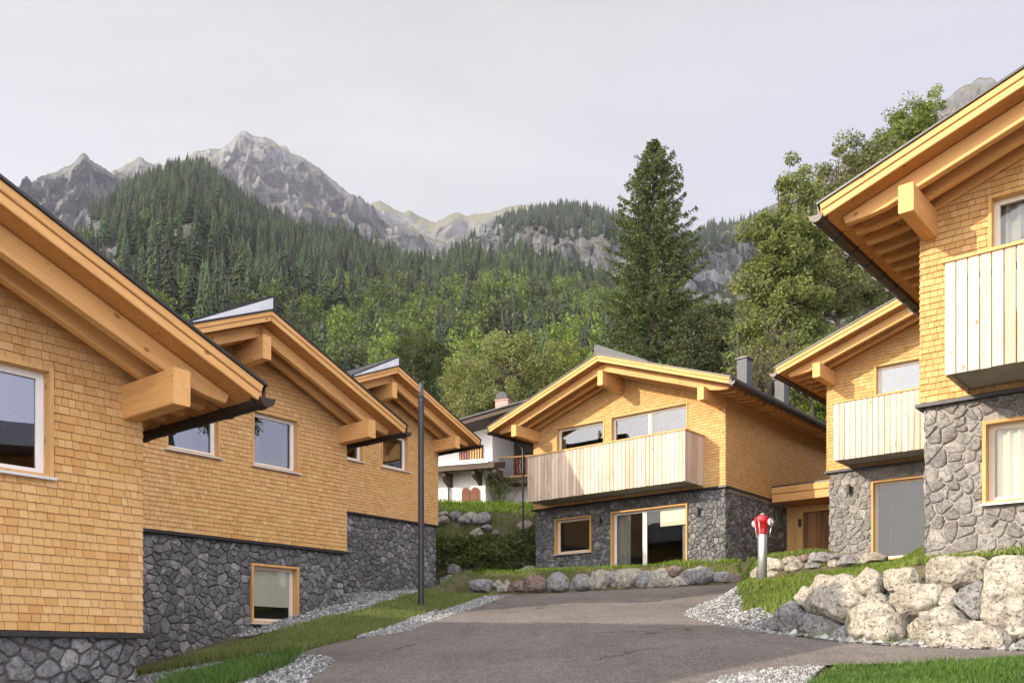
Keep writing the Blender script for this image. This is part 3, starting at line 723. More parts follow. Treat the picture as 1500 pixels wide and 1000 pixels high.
def wall_lamp(root, base, x, z, y):
    l = MB().box(x - .045, x + .045, y - .035, y, z - .05, z + .05).build('wall_lamp', 'dark_metal', root, base)
    mb = MB(); mb.lathe([(.043, z - .12), (.046, z - .115), (.046, z + .125), (.040, z + .13)], x, y - .085, 14); mb.build('lamp_shade', 'gutter_metal', l, smooth=False)

# ------------------------------------------------------------ a chalet
def chalet(name, label, group, X, Y, rz, W, D, G_, E_, zt, ze, s, zb, stone, mortar, upper, lower, ssize, sgap, gut_sides, ridge_mat, ridge_side, balc=None, lamps=(), seed=1, step=.42, side_visible=True):
    root = empty(name, (X, Y, zb), rz); tag(root, label, 'house', group); base = (0, 0, -zb)
    zr = ze + s * (W / 2 + E_); top = lambda x: ze + s * (E_ + min(x, W - x))
    ang = math.atan(s); cs = math.cos(ang)
    th = .03; deck = .205
    # shell with openings
    up_h = [(a, b, c, d) for a, b, c, d, *_ in upper]; lo_h = [(a, b, c, d) for a, b, c, d, *_ in lower]
    mb = MB(); holed_plane(mb, 0, W, zt - .0, ze + s * E_ - deck, .012, up_h)
    mb.add([(0, .012, ze + s * E_ - deck), (W, .012, ze + s * E_ - deck), (W / 2, .012, zr - deck)], [(0, 1, 2)])
    mb.add([(0, .012, zt), (0, D, zt), (0, D, ze + s * E_ - deck), (0, .012, ze + s * E_ - deck)], [(0, 1, 2, 3)])
    mb.add([(W, .012, zt), (W, D, zt), (W, D, ze + s * E_ - deck), (W, .012, ze + s * E_ - deck)], [(0, 3, 2, 1)])
    mb.add([(0, D, zt), (W, D, zt), (W, D, ze + s * E_ - deck), (W / 2, D, zr - deck), (0, D, ze + s * E_ - deck)], [(0, 1, 2, 3, 4)])
    mb.box(.02, W - .02, .25, D - .02, zt - .12, zt + .02)
    wall = mb.build('timber_wall', 'interior_plaster', root, base)
    mb = MB(); holed_plane(mb, .06, W - .06, zb - 1.2, zt - .03, .07, lo_h)
    mb.add([(.06, .07, zb - 1.2), (.06, D - .06, zb - 1.2), (.06, D - .06, zt - .03), (.06, .07, zt - .03)], [(0, 1, 2, 3)])
    mb.add([(W - .06, .07, zb - 1.2), (W - .06, D - .06, zb - 1.2), (W - .06, D - .06, zt - .03), (W - .06, .07, zt - .03)], [(0, 3, 2, 1)])
    mb.add([(.06, D - .06, zb - 1.2), (W - .06, D - .06, zb - 1.2), (W - .06, D - .06, zt - .03), (.06, D - .06, zt - .03)], [(0, 1, 2, 3)])
    stone_base = mb.build('stone_base', mortar, root, base)
    ztop_s = lambda x: top(x) - deck - .01
    shingle_wall(0, W, zt + .03, ztop_s, up_h, 'shingles', wall, (0, 0, 0), seed=seed, ztop=zr - deck)
    for vis, M in ((side_visible, Matrix.Translation((W, 0, 0)) @ Matrix.Rotation(math.pi / 2, 4, 'Z')), (True, Matrix.Translation((0, D, 0)) @ Matrix.Rotation(-math.pi / 2, 4, 'Z'))):
        if vis: shingle_wall(0, D, zt + .03, lambda x: 99, [], 'shingles', wall, (0, 0, 0), M, seed=seed + 9, ztop=ze + s * E_ - deck - .05, row=.088)
    stone_wall(.05, W - .05, zb - .7, zt - .035, lo_h, ssize, sgap, 'fieldstones', stone_base, (0, 0, 0), stone, Matrix.Translation((0, .07, 0)), seed)
    stone_wall(.05, D - .05, zb - .7, zt - .035, [], ssize, sgap, 'fieldstones', stone_base, (0, 0, 0), stone, Matrix.Translation((W - .06, 0, 0)) @ Matrix.Rotation(math.pi / 2, 4, 'Z'), seed + 5)
    stone_wall(.05, D - .05, zb - .7, zt - .035, [], ssize * 1.3, sgap, 'fieldstones', stone_base, (0, 0, 0), stone, Matrix.Translation((.06, D, 0)) @ Matrix.Rotation(-math.pi / 2, 4, 'Z'), seed + 6)
    # metal drip ledge between stone and shingles
    mb = MB(); gaps = sorted((a, b) for a, b, c, d in lo_h + up_h if c < zt < d)
    x = -.06
    for a, b in gaps + [(W + .06, W + .06)]:
        if a > x: mb.prism([(-.065, zt - .035), (-.065, zt + .012), (.02, zt + .028), (.02, zt - .035)], 0, x, a)
        x = b
    mb.prism([(-.06, zt - .035), (-.06, zt + .012), (.02, zt + .028), (.02, zt - .035)], 1, .022, D); mb.prism([(W - .02, zt - .035), (W - .02, zt + .028), (W + .06, zt + .012), (W + .06, zt - .035)], 1, .022, D)
    mb.build('drip_ledge', 'dark_metal' if mortar == 'dark_mortar' else 'grey_metal', root, base)
    # roof: sheet, boarded deck, verge boards, rafters, purlins
    yA, yB = -G_, D + .9
    mb = MB(); o = .035
    mb.prism([(-E_ - o, ze - s * o - th), (-E_ - o, ze - s * o), (W / 2, zr), (W + E_ + o, ze - s * o), (W + E_ + o, ze - s * o - th), (W / 2, zr - th)], 1, yA - .03, yB)
    roof = mb.build('roof', 'dark_metal', root, base)
    def slope_pt(side, d, y, dz): return ((W / 2 + side * d), y, zr - s * d + dz)
    L = W / 2 + E_
    mb = MB()
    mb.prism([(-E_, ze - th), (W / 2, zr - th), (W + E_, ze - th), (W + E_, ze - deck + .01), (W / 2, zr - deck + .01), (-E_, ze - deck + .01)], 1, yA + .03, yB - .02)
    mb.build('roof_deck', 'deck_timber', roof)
    for side in (-1, 1):
        beam('verge_board', 'beam_timber', root, slope_pt(side, 0, yA + .012, -th - .002), slope_pt(side, L, yA + .012, -th - .002), .028, .092 * cs, base)
        beam('verge_board', 'beam_timber', root, slope_pt(side, 0, yA + .034, -th - .098), slope_pt(side, L - .02, yA + .034, -th - .098), .028, .098 * cs, base)
        beam('eave_board', 'beam_timber', root, (W / 2 + side * (L - .015), yA + .06, ze - th - .012), (W / 2 + side * (L - .015), yB - .03, ze - th - .012), .025, .16, base)
        ry = yA + .42; first = None
        while ry < D - .1:
            if first is None:
                first = beam('rafter', 'beam_timber', root, slope_pt(side, .02, ry, -deck), slope_pt(side, L - .20, ry, -deck), .12, .25 * cs, base, tail=(.55, .11)); f0 = ry
            else:
                c = first.copy(); COL.objects.link(c); c.parent = root; c.location = first.location + Vector((0, ry - f0, 0))
            ry += step
    pz = lambda x: top(x) - deck - .25
    for cx, hw, hh in ((.14, .10, .38), (W / 2, .095, .46), (W - .14, .10, .38)):
        beam('purlin', 'beam_timber', root, (cx, yA + .16, pz(cx) + .03 if hh < .4 else pz(cx) - .02), (cx, D - .3, pz(cx) + .03 if hh < .4 else pz(cx) - .02), 2 * hw, hh, base, bev=.012)
    for sd_ in gut_sides:
        gutter(root, base, -E_ if sd_ < 0 else W + E_, ze - .02, yA + .0, yB - .05, sd_, 'gutter_metal')
    # raised ridge vent, a long wedge dying into one slope
    if ridge_side:
        q = ridge_side; l = 1.75; hgt = .34
        a = (W / 2 - q * .16, zr - s * .16 + .004); b = (W / 2 + q * l, zr - s * l + .004)
        poly = [a, (a[0], a[1] + hgt), (a[0] + q * .12, a[1] + hgt + .01), (b[0], b[1] + .06), b]
        yv0 = yA + .07; rv = MB().prism(poly, 1, yv0, D - 1.0).build('ridge_vent', 'grey_metal' if ridge_mat != 'pale_metal' else 'dark_metal', roof)
        MB().prism([(a[0] + q * .1, a[1] + .06), (a[0] + q * .1, a[1] + hgt - .03), (b[0] - q * .08, b[1] + .055), (b[0] - q * .08, b[1] + .02)], 1, yv0 - .02, yv0 - .003).build('vent_cheek', ridge_mat, roof)
    for a, b, c, d, kw in upper: window(root, base, a, b, c, d, 0.0, **kw)
    for a, b, c, d, kw in lower: window(root, base, a, b, c, d, .055, **dict(dict(proud=.06, deep=.2), **kw))
    if balc: balcony(root, base, *balc, seed=seed)
    for lx, lz, ly in lamps: wall_lamp(root, base, lx, lz, ly)
    return root, base, roof

aL = math.atan2(.77244741, .63507873); aR = math.atan2(-.63901652, .76919301)
LG = 'shingled chalets on the left of the road'; RG = 'shingled chalets on the right of the road'
wf = dict(frame='white_frame', pane='coated_glass'); pf = dict(frame='pale_wood_frame')
chalet('chalet', 'nearest left chalet, its shingled gable wall cut off by the left picture edge', LG, -7.74, 6.393, aL, 5.6, 9.5, 1.21, .767, .277, 3.083, .431, -.75,
       'grey_fieldstone', 'dark_mortar', [(3.35, 4.6, 1.90, 3.05, wf)], [], .18, .018, (-1, 1), None, 0, seed=1)
chalet('chalet', 'middle left chalet with two upper windows and one window in the stone base', LG, -7.357, 16.853, aL, 5.735, 7.2, 1.164, .739, 2.405, 5.243, .425, -.2,
       'grey_fieldstone', 'dark_mortar', [(1.30, 2.47, 3.98, 5.10, dict(wf, inside=[('grey_cloth', .05, .62, 0, 1)])), (3.22, 4.40, 3.97, 5.12, dict(wf, inside=[('grey_cloth', 0, .3, 0, 1), ('grey_cloth', .8, 1, 0, 1)]))],
       [(3.23, 4.42, .76, 1.98, dict(wf, frame='pale_wood_frame', pane='window_glass', inside=[('blind', .05, .95, .30, 1.0)]))], .185, .011, (-1, 1), 'pale_metal', -1, seed=2)
chalet('chalet', 'farthest left chalet, standing behind the black lamp post', LG, -6.098, 26.568, aL, 5.784, 7.2, 1.17, .778, 4.374, 7.179, .417, 1.4,
       'grey_fieldstone', 'dark_mortar', [(1.42, 2.55, 5.93, 7.03, wf), (3.27, 4.42, 5.93, 7.03, wf)], [], .19, .017, (-1, 1), 'pale_metal', -1, seed=3)
rootC, baseC, roofC = chalet('chalet', 'middle chalet at the road end with a long boarded balcony and two metal chimneys', RG, .75, 32.625, aR, 7.219, 10.5, 1.418, .859, 5.135, 7.901, .342, 2.2,
       'grey_fieldstone', 'dark_mortar', [(.97, 2.94, 5.3, 7.80, dict(pf, pane='coated_glass', sill=False)), (3.17, 5.98, 5.3, 7.83, dict(pf, pane='coated_glass', sill=False, mull=(.5,)))],
       [(.88, 2.38, 3.55, 4.75, dict(pf)), (3.16, 5.94, 2.62, 4.77, dict(pf, frame='white_frame', mull=(.42,), sill=False, inside=[('blind', .62, .99, .74, 1), ('grey_cloth', .9, 1, 0, .72), ('interior_plaster', .02, .2, 0, 1)]))], .175, .011, (-1, 1), 'grey_metal', 1,
       balc=(.64, 6.52, 1.15, 5.205, 6.73), lamps=[(2.78, 7.30, 0), (2.77, 4.52, .03), (6.33, 4.47, .03)], seed=4)
chalet('chalet', 'nearest right chalet on pale stone above the boulders, cut off by the picture edge', RG, 5.904, 13.699, aR, 7.2, 7.5, 1.284, .985, 3.667, 6.436, .341, 1.0,
       'pale_fieldstone', 'pale_mortar', [(.90, 3.4, 3.9, 6.40, dict(pf, sill=False, mull=(.5,), pane='window_glass', inside=[('grey_cloth', .02, .5, 0, 1)]))],
       [(.82, 2.3, 2.16, 3.31, dict(pf, inside=[('cream_cloth', .0, 1, 0, 1)]))], .205, .017, (-1, 1), None, 0, balc=(.64, 6.55, 1.15, 3.72, 5.225), seed=5)
chalet('chalet', 'second right chalet, behind the grass slope and partly hidden by the nearest right chalet', RG, 8.504, 25.59, aR, 7.2, 9.0, 1.263, .914, 5.057, 7.789, .341, 2.3,
       'pale_fieldstone', 'pale_mortar', [(1.27, 3.6, 5.3, 7.68, dict(pf, pane='coated_glass', sill=False))],
       [(1.18, 3.9, 2.6, 4.68, dict(pf, sill=False, mull=(.55,), inside=[('grey_cloth', .8, 1, 0, 1)]))], .205, .015, (-1, 1), None, 0, balc=(.62, 6.55, 1.15, 5.10, 6.60), lamps=[(.60, 4.52, .03)], seed=6)
chalet('chalet', 'chalet beyond the right picture edge, mirrored in the nearest left window', RG, 7.6, 3.4, aR, 7.2, 7.5, 1.284, .985, 2.3, 5.05, .341, -.7,
       'pale_fieldstone', 'pale_mortar', [(.90, 3.4, 2.6, 5.0, dict(pf, sill=False, mull=(.5,)))], [(.82, 2.3, .8, 1.9, dict(pf))], .32, .03, (-1,), None, 0, balc=(.64, 6.55, 1.15, 2.35, 3.85), seed=7, side_visible=False)
# two metal chimneys and a lightning rod on the middle chalet
def roofz(x): return 7.901 + .342 * (.859 + min(x, 7.219 - x))
for i, (x, y) in enumerate(((7.25, 1.2), (7.25, 3.9))):
    z0 = roofz(x); ch = MB().box(x - .16, x + .16, y - .19, y + .19, z0 - .15, z0 + .95).build('chimney', 'grey_metal', roofC)
    MB().prism([(x - .21, z0 + .952), (x + .21, z0 + .952), (x + .21, z0 + .975), (x, z0 + 1.0), (x - .21, z0 + .975)], 1, y - .24, y + .24).build('chimney_cap', 'dark_metal', ch)
MB().tube([(7.02, 1.2, roofz(7.02) - .1), (7.02, 1.2, roofz(7.02) + 1.75)], .011, 6).build('lightning_rod', 'grey_metal', roofC)
MB().tube([(-.97, .25, 7.75), (-.9, .25, 7.6), (-.72, .25, 7.45), (-.68, .25, 7.3), (-.68, .25, 4.2)], .034, 10).build('downpipe', 'dark_metal', rootC, baseC, smooth=True)

# wooden entrance between the middle chalet and the second right chalet
ent = empty('entrance_porch', (.75 + .76919 * 7.3 + .639 * 3.1, 32.625 - .639 * 7.3 + .769 * 3.1, 2.85), aR)
tag(ent, 'wooden entrance porch with brown plank door between the middle and second right chalets', 'porch')
eb = (-7.3, -3.1, -2.85)
beam('canopy_board', 'beam_timber', ent, (7.26, 3.10, 5.50), (10.5, 3.10, 5.50), .04, .2, eb); beam('canopy_board', 'beam_timber', ent, (7.26, 3.15, 5.29), (10.5, 3.15, 5.29), .06, .26, eb)
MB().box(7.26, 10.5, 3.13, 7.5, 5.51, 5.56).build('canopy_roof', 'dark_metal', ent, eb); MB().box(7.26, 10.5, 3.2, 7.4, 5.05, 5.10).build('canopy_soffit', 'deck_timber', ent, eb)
mb = MB(); holed_plane(mb, 7.2, 10.6, 1.8, 5.06, 4.4, [(7.78, 9.12, 1.8, 4.82)]); mb.build('panel_wall', 'casing_timber', ent, eb)
MB().box(7.62, 7.78, 4.33, 4.47, 2.3, 4.98).box(9.12, 9.28, 4.33, 4.47, 2.3, 4.98).box(7.78, 9.12, 4.335, 4.465, 4.82, 4.98).build('door_frame', 'casing_timber', ent, eb)
mb = MB(); x = 7.79
while x < 9.1: mb.box(x, x + .125, 4.45, 4.49, 2.4, 4.81); x += .131
dr = mb.build('door', 'door_timber', ent, eb)
MB().tube([(7.92, 4.45, 3.45), (7.92, 4.39, 3.45), (8.05, 4.385, 3.45)], .012, 8).build('handle', 'steel', dr)
MB().box(7.66, 7.74, 4.24, 4.33, 4.35, 4.6).build('wall_lamp', 'dark_metal', ent, eb)

# ------------------------------------------------------------ boulders
def at(u, v, Y): return ((u - 750) / F * Y, Y, (HV - v) / F * Y)
def boulder(outline, surf, label, group, mat='pale_boulder', bulge=.42, seed=0, cat='boulder', grow=1.2):
    """a rock with the outline given on the surface surf(u, v); it gets its own thickness and rough faces"""
    pts = [Vector(surf(u, v)) for u, v in outline]
    c = sum(pts, Vector()) / len(pts)
    t_ = (pts[1] - pts[0]); nrm = Vector()
    for a, b in zip(pts, pts[1:] + pts[:1]): nrm += (a - c).cross(b - c)
    nrm.normalize()
    if nrm.dot(c) > 0: nrm = -nrm
    q = [c + (p - c) * grow for p in pts]
    for _ in range(2):
        o_ = []
        for a, b in zip(q, q[1:] + q[:1]): o_ += [a * .84 + b * .16, a * .16 + b * .84]
        q = o_
    per = sum((a - b).length for a, b in zip(q, q[1:] + q[:1])); N = max(36, min(110, int(per / .032)))
    res_ = []; acc = 0; i = 0; step = per / N; seg = (q[1] - q[0]).length; pos = 0.0
    cum = [0]
    for a, b in zip(q, q[1:] + q[:1]): cum.append(cum[-1] + (a - b).length)
    for k in range(N):
        d = k * step
        while cum[i + 1] < d: i += 1
        f = (d - cum[i]) / max(1e-6, cum[i + 1] - cum[i]); res_.append(q[i].lerp(q[(i + 1) % len(q)], f))
    size = sum((p - c).length for p in res_) / N; B = bulge * size * 1.5
    V = []; rows = [1.0, .985, .955, .91, .85, .78, .70, .61, .52, .42, .32, .21, .1]; allr = [(sc, 1) for sc in rows[::-1]] + [(sc, -1) for sc in rows[1:]]
    rr = random.Random(seed); planes = []
    for _ in range(9):                                            # a few flat fractures
        pn = (nrm * rr.uniform(.7, 1.2) + Vector((rr.uniform(-1, 1), rr.uniform(-1, 1), rr.uniform(-1, 1))) * .75).normalized(); planes.append((pn, rr.uniform(.66, .92)))
    for sc, sg in allr:
        for p in res_:
            P = c + (p - c) * sc + nrm * (sg * B * (1 - sc ** 2.6) ** .5)
            d = P - c
            for pn, lim in planes:
                e = d.dot(pn); al = pn.dot(nrm) ** 2; mx = lim * (size * (1 - al) * 1.05 + B * al)
                if e > mx: d -= pn * (e - mx) * .8
            P = c + d; s_ = Vector((seed * 3.1, seed * 1.7, seed))
            dd = d.normalized() if d.length > 1e-5 else nrm
            h = mnoise.noise(P * (1.3 / size) + s_) * .11 * size + mnoise.noise(P * 7 + s_) * .028 + mnoise.noise(P * 17 + s_) * .013 + mnoise.noise(P * 41 + s_) * .006
            cd = mnoise.voronoi(P * (2.1 / size) + s_)[0]; h -= max(0, .10 - (cd[1] - cd[0])) * .22 * size * (1 if sg > 0 else 0)
            cf = mnoise.cell_vector(P * (1.15 / size) + s_); h += dd.dot(Vector(cf) - Vector((.5, .5, .5))) * .03 * size
            pit = mnoise.noise(P * 26 + s_ * 2)
            if pit > .3: h -= (pit - .3) * .05
            V.append(P + dd * (h + abs(mnoise.noise(P * 3.3 + s_)) * .10 * size - .02 * size))
    R_ = len(allr); Fs = []
    for i in range(R_ - 1):
        for k in range(N): Fs.append((i * N + k, i * N + (k + 1) % N, (i + 1) * N + (k + 1) % N, (i + 1) * N + k))
    Fs.append(tuple(range(N))[::-1]); Fs.append(tuple(range((R_ - 1) * N, R_ * N)))
    tv = rr.uniform(.25, .75)
    zmin = min(p[2] for p in V); org = Vector((c.x, c.y, zmin))
    o = link('boulder', raw_mesh('boulder', [p - org for p in V], Fs, mat, [tv] * len(Fs), False), None, org)
    return tag(o, label, cat, group)
def leaning(line, lean, base_off, sgn):
    def f(u, v):
        dx = (u - 750) / F; dz = (HV - v) / F; t = 6.0
        while t < 40:
            x, y = dx * t, t
            if sgn * seg_sd(x, y, line) >= base_off + lean * max(0, dz * t - P0(x, min(y, 26))): break
            t += .02
        return (dx * t, t, dz * t)
    return f
Z = lambda ox, oy, k, pts: [(ox + x / k, oy + y / k) for x, y in pts]
SR = leaning(WALL_R, .42, .10, -1) if seg_sd(8, 12, WALL_R) < 0 else leaning(WALL_R, .42, .10, 1)
BR = 'boulders of the dry stone wall below the nearest right house'
a = lambda pts: Z(1130, 800, 6.25, pts); b = lambda pts: Z(1300, 800, 5.0, pts)
front = [
 (a([(60, 640), (130, 500), (230, 520), (320, 620), (300, 710), (150, 785), (0, 800)]), 'dark grey boulder at the left end of the front wall, beside the gravel', 'grey_boulder'),
 (a([(220, 480), (260, 410), (330, 375), (400, 430), (415, 490), (390, 560), (340, 580), (270, 550)]), 'small round pale boulder perched on the left end of the front wall', 'pale_boulder'),
 (a([(400, 450), (480, 380), (500, 335), (640, 300), (760, 285), (800, 380), (870, 510), (760, 620), (660, 700), (560, 660), (430, 640), (375, 580)]), 'big pale pitted boulder right of the small round one', 'pale_boulder'),
 (a([(330, 640), (480, 660), (600, 690), (630, 760), (560, 850), (420, 850), (180, 805), (250, 740)]), 'low grey brown boulder under the big pitted one, at the asphalt edge', 'grey_boulder'),
 (a([(790, 280), (870, 195), (960, 210), (1010, 290), (970, 420), (920, 460), (840, 430), (800, 360)]), 'upright cream boulder at the top of the front wall, below the grass', 'pale_boulder'),
 (a([(1020, 235), (1180, 220), (1330, 225), (1350, 270), (1340, 340), (1180, 430), (1040, 400)]), 'tan block of stone between the cream boulder and the flat slab', 'pale_boulder'),
 (a([(950, 430), (1040, 450), (1130, 600), (1220, 660), (1190, 790), (1115, 900), (900, 890), (720, 850), (690, 750), (760, 640), (860, 540)]), 'large slanting cream boulder in the middle of the wall foot', 'pale_boulder'),
 (b([(0, 400), (60, 345), (180, 310), (330, 290), (410, 310), (400, 390), (340, 460), (250, 495), (170, 500), (110, 540), (40, 480), (-40, 430)]), 'tilted tan boulder above the slanting one, under the flat slab', 'pale_boulder'),
 (b([(40, 700), (150, 600), (300, 520), (400, 460), (480, 430), (560, 500), (640, 580), (720, 605), (840, 615), (895, 670), (880, 780), (700, 790), (400, 770), (200, 750), (40, 735)]), 'long low triangular boulder lying at the foot of the wall by the asphalt', 'pale_boulder'),
 (b([(225, 160), (280, 130), (430, 112), (560, 104), (700, 108), (765, 130), (725, 190), (700, 240), (600, 280), (490, 300), (360, 290), (260, 270), (228, 225)]), 'long flat slab of pale stone on top of the front wall', 'pale_boulder'),
 (b([(355, 400), (400, 330), (450, 300), (505, 320), (510, 380), (480, 445), (400, 455)]), 'small yellowish stone wedged under the flat slab', 'pale_boulder'),
 (b([(515, 345), (560, 285), (640, 265), (715, 285), (720, 400), (702, 530), (610, 530), (550, 470), (505, 420)]), 'upright grey boulder between the small yellowish stone and the huge white one', 'grey_boulder'),
 (b([(800, 110), (900, 98), (1040, 100), (1110, 150), (1130, 400), (1100, 570), (1000, 590), (860, 565), (760, 585), (698, 550), (712, 450), (730, 330), (722, 230), (750, 150)]), 'huge whitish boulder cut by the right picture edge', 'pale_boulder'),
 (b([(810, 590), (900, 570), (1000, 600), (1090, 610), (1070, 665), (960, 670), (880, 660)]), 'flat tan stone directly beneath the huge whitish boulder', 'pale_boulder'),
 (b([(905, 750), (980, 690), (1090, 680), (1100, 800), (920, 800)]), 'grey stone in the bottom right corner of the wall, by the asphalt', 'grey_boulder'),
 (a([(590, 770), (700, 730), (740, 840), (660, 880), (560, 850)]), 'small grey stone at the wall foot left of the slanting cream boulder', 'grey_boulder'),
 (a([(850, 460), (930, 460), (960, 510), (900, 545), (860, 500)]), 'little filler stone under the upright cream boulder', 'pale_boulder'),
 (b([(610, 540), (700, 560), (790, 600), (720, 625), (640, 600)]), 'thin chip of stone below the upright grey boulder', 'pale_boulder'),
]
for i, (o_, l, mt) in enumerate(front): boulder(o_, SR, l, BR, mt, .62, 20 + i, grow=1.07)
SM = leaning(WALL_M, .25, .05, 1) if seg_sd(8, 22, WALL_M) > 0 else leaning(WALL_M, .25, .05, -1)
BM = 'stones of the low wall on the grass behind the hydrant'
d = lambda pts: Z(1080, 790, 5.357, pts)
mid = [
 (d([(228, 150), (300, 152), (355, 180), (385, 230), (330, 245), (225, 248)]), 'white angular stone just right of the hydrant', 'pale_boulder'),
 (d([(118, 265), (150, 205), (175, 330), (122, 335)]), 'white upright stone left of the hydrant post', 'pale_boulder'),
 (d([(350, 170), (400, 142), (475, 138), (470, 168), (430, 192), (370, 190)]), 'flat cream stone on top of the low wall under the door', 'pale_boulder'),
 (d([(465, 140), (560, 126), (575, 160), (520, 178), (470, 165)]), 'small reddish stone on top of the low wall', 'red_boulder'),
 (d([(380, 215), (440, 190), (500, 165), (540, 180), (480, 235), (400, 250)]), 'tan stone under the small reddish one', 'pale_boulder'),
 (d([(560, 170), (600, 112), (700, 105), (725, 140), (712, 182), (640, 172), (580, 188)]), 'grey domed stone in the middle of the low wall', 'grey_boulder'),
 (d([(715, 195), (760, 148), (790, 170), (785, 215), (725, 215)]), 'small pointed pale stone right of the grey domed one', 'pale_boulder'),
 (d([(790, 165), (860, 128), (960, 138), (975, 190), (880, 200), (788, 210)]), 'broad weathered stone in the right half of the low wall', 'grey_boulder'),
 (d([(950, 150), (1050, 108), (1155, 130), (1155, 165), (1050, 182), (965, 195)]), 'pale stone at the right end of the low wall, sinking into grass', 'pale_boulder'),
 (d([(228, 255), (320, 250), (340, 290), (228, 305)]), 'low stone beneath the white angular one', 'pale_boulder'),
 (d([(720, 120), (800, 106), (860, 122), (790, 150), (730, 150)]), 'thin flat grey stone on top of the broad weathered one', 'grey_boulder'),
 (d([(500, 200), (560, 180), (660, 185), (640, 220), (540, 230)]), 'long low stone under the grey domed one', 'grey_boulder'),
]
for i, (o_, l, mt) in enumerate(mid): boulder(o_, SM, l, BM, mt, .6, 50 + i)
SC = leaning(WALL_C, .2, .05, 1)
BC = 'stones edging the road in front of the middle chalet'
e_ = lambda pts: Z(680, 780, 7.5, pts); g_ = lambda pts: Z(860, 780, 6.0, pts)
low = [
 (e_([(35, 605), (60, 550), (180, 525), (300, 530), (325, 600), (300, 650), (50, 645)]), 'long grey stone at the left end of the road edge', 'grey_boulder'),
 (e_([(315, 555), (380, 522), (415, 560), (380, 610), (330, 600)]), 'small white stone near the left end of the road edge', 'pale_boulder'),
 (e_([(370, 605), (430, 560), (495, 590), (475, 645), (375, 645)]), 'small tan stone under two white ones', 'pale_boulder'),
 (e_([(425, 540), (480, 520), (515, 560), (490, 595)]), 'pale stone leaning on the small tan one', 'pale_boulder'),
 (e_([(495, 565), (600, 535), (660, 530), (665, 640), (485, 642)]), 'brownish stone left of the dark red one', 'red_boulder'),
 (e_([(650, 560), (700, 498), (800, 488), (885, 520), (885, 630), (660, 640)]), 'dark reddish stone on the road edge', 'red_boulder'),
 (e_([(888, 540), (1000, 465), (1080, 455), (1145, 530), (1145, 605), (1060, 638), (888, 638)]), 'greenish grey rounded stone below the small window', 'grey_boulder'),
 (e_([(1145, 585), (1230, 488), (1330, 465), (1395, 520), (1390, 605), (1300, 628), (1145, 628)]), 'second rounded grey stone, left of the white one', 'grey_boulder'),
 (g_([(25, 420), (55, 355), (110, 345), (195, 338), (185, 400), (165, 490), (35, 492)]), 'bright white stone left of the glass door', 'pale_boulder'),
 (g_([(165, 400), (200, 345), (245, 355), (235, 420), (185, 485)]), 'narrow grey stone right of the bright white one', 'grey_boulder'),
 (g_([(192, 490), (240, 400), (300, 345), (430, 325), (475, 350), (425, 430), (390, 492)]), 'broad pale slab leaning left below the glass door', 'pale_boulder'),
 (g_([(440, 440), (490, 345), (560, 340), (545, 480), (435, 482)]), 'grey slab leaning against the broad pale one', 'grey_boulder'),
 (g_([(540, 410), (600, 325), (680, 325), (725, 390), (728, 470), (640, 482), (540, 485)]), 'square pale block under the pink capstone', 'pale_boulder'),
 (g_([(685, 340), (750, 302), (800, 287), (818, 330), (790, 385), (700, 375)]), 'pinkish stone sitting on top of the road edge', 'red_boulder'),
 (g_([(732, 420), (800, 383), (865, 400), (895, 458), (800, 475), (735, 472)]), 'low rounded pale stone right of the square block', 'pale_boulder'),
 (g_([(825, 360), (960, 325), (1060, 330), (1135, 350), (1145, 435), (950, 458), (885, 445)]), 'long flat stone below the house corner', 'grey_boulder'),
 (g_([(1125, 355), (1200, 348), (1275, 370), (1295, 425), (1200, 440), (1135, 435)]), 'dark grey stone right of the house corner', 'grey_boulder'),
 (g_([(1285, 378), (1340, 362), (1365, 410), (1340, 435), (1290, 435)]), 'small wine red stone near the right end of the road edge', 'red_boulder'),
 (g_([(1365, 415), (1440, 402), (1475, 425), (1380, 436)]), 'small flat stone ending the road edge', 'pale_boulder'),
]
for i, (o_, l, mt) in enumerate(low): boulder(o_, SC, l, BC, mt, .6, 80 + i)
def SBY(Y): return lambda u, v: at(u, v, Y + (805 - v) * .012)
BB = 'rocks in the overgrown bank between the houses'
k = lambda pts: Z(620, 660, 5.0, pts)
bank = [
 ([(105, 480), (180, 488), (182, 525), (105, 530)], 'grey rock at the left of the upper bank, against the left house'), ([(185, 475), (230, 448), (272, 455), (265, 495), (200, 508)], 'rounded rock in the upper bank row, second from left'),
 ([(255, 505), (290, 470), (332, 488), (332, 525), (268, 525)], 'pale rock in the upper bank row, middle'), ([(308, 470), (370, 453), (392, 480), (370, 525), (330, 495)], 'rock leaning beside the big end stone of the upper bank'),
 ([(378, 505), (410, 470), (460, 458), (492, 490), (462, 525), (390, 530)], 'big pale stone ending the upper bank row'), ([(112, 455), (170, 445), (188, 465), (120, 475)], 'flat rock on top of the upper bank at the left'),
 ([(345, 600), (400, 568), (435, 590), (420, 628), (358, 625)], 'rock peeping through the leaves in the bank middle'), ([(415, 560), (460, 542), (505, 555), (480, 580)], 'flat rock just under the upper bank grass'),
 ([(505, 595), (540, 578), (565, 600), (530, 625)], 'small light rock in the bank leaves'), ([(695, 540), (760, 518), (805, 540), (770, 578), (705, 575)], 'rock at the top right of the bank beside the middle chalet'),
 ([(178, 860), (230, 828), (275, 860), (245, 905), (188, 895)], 'brown rock low in the bank at the left'), ([(125, 940), (200, 915), (245, 940), (222, 985), (135, 975)], 'tan rock at the bank foot on the left'),
 ([(695, 880), (760, 852), (825, 860), (825, 895), (715, 905)], 'tan rock at the bank foot beside the middle chalet')]
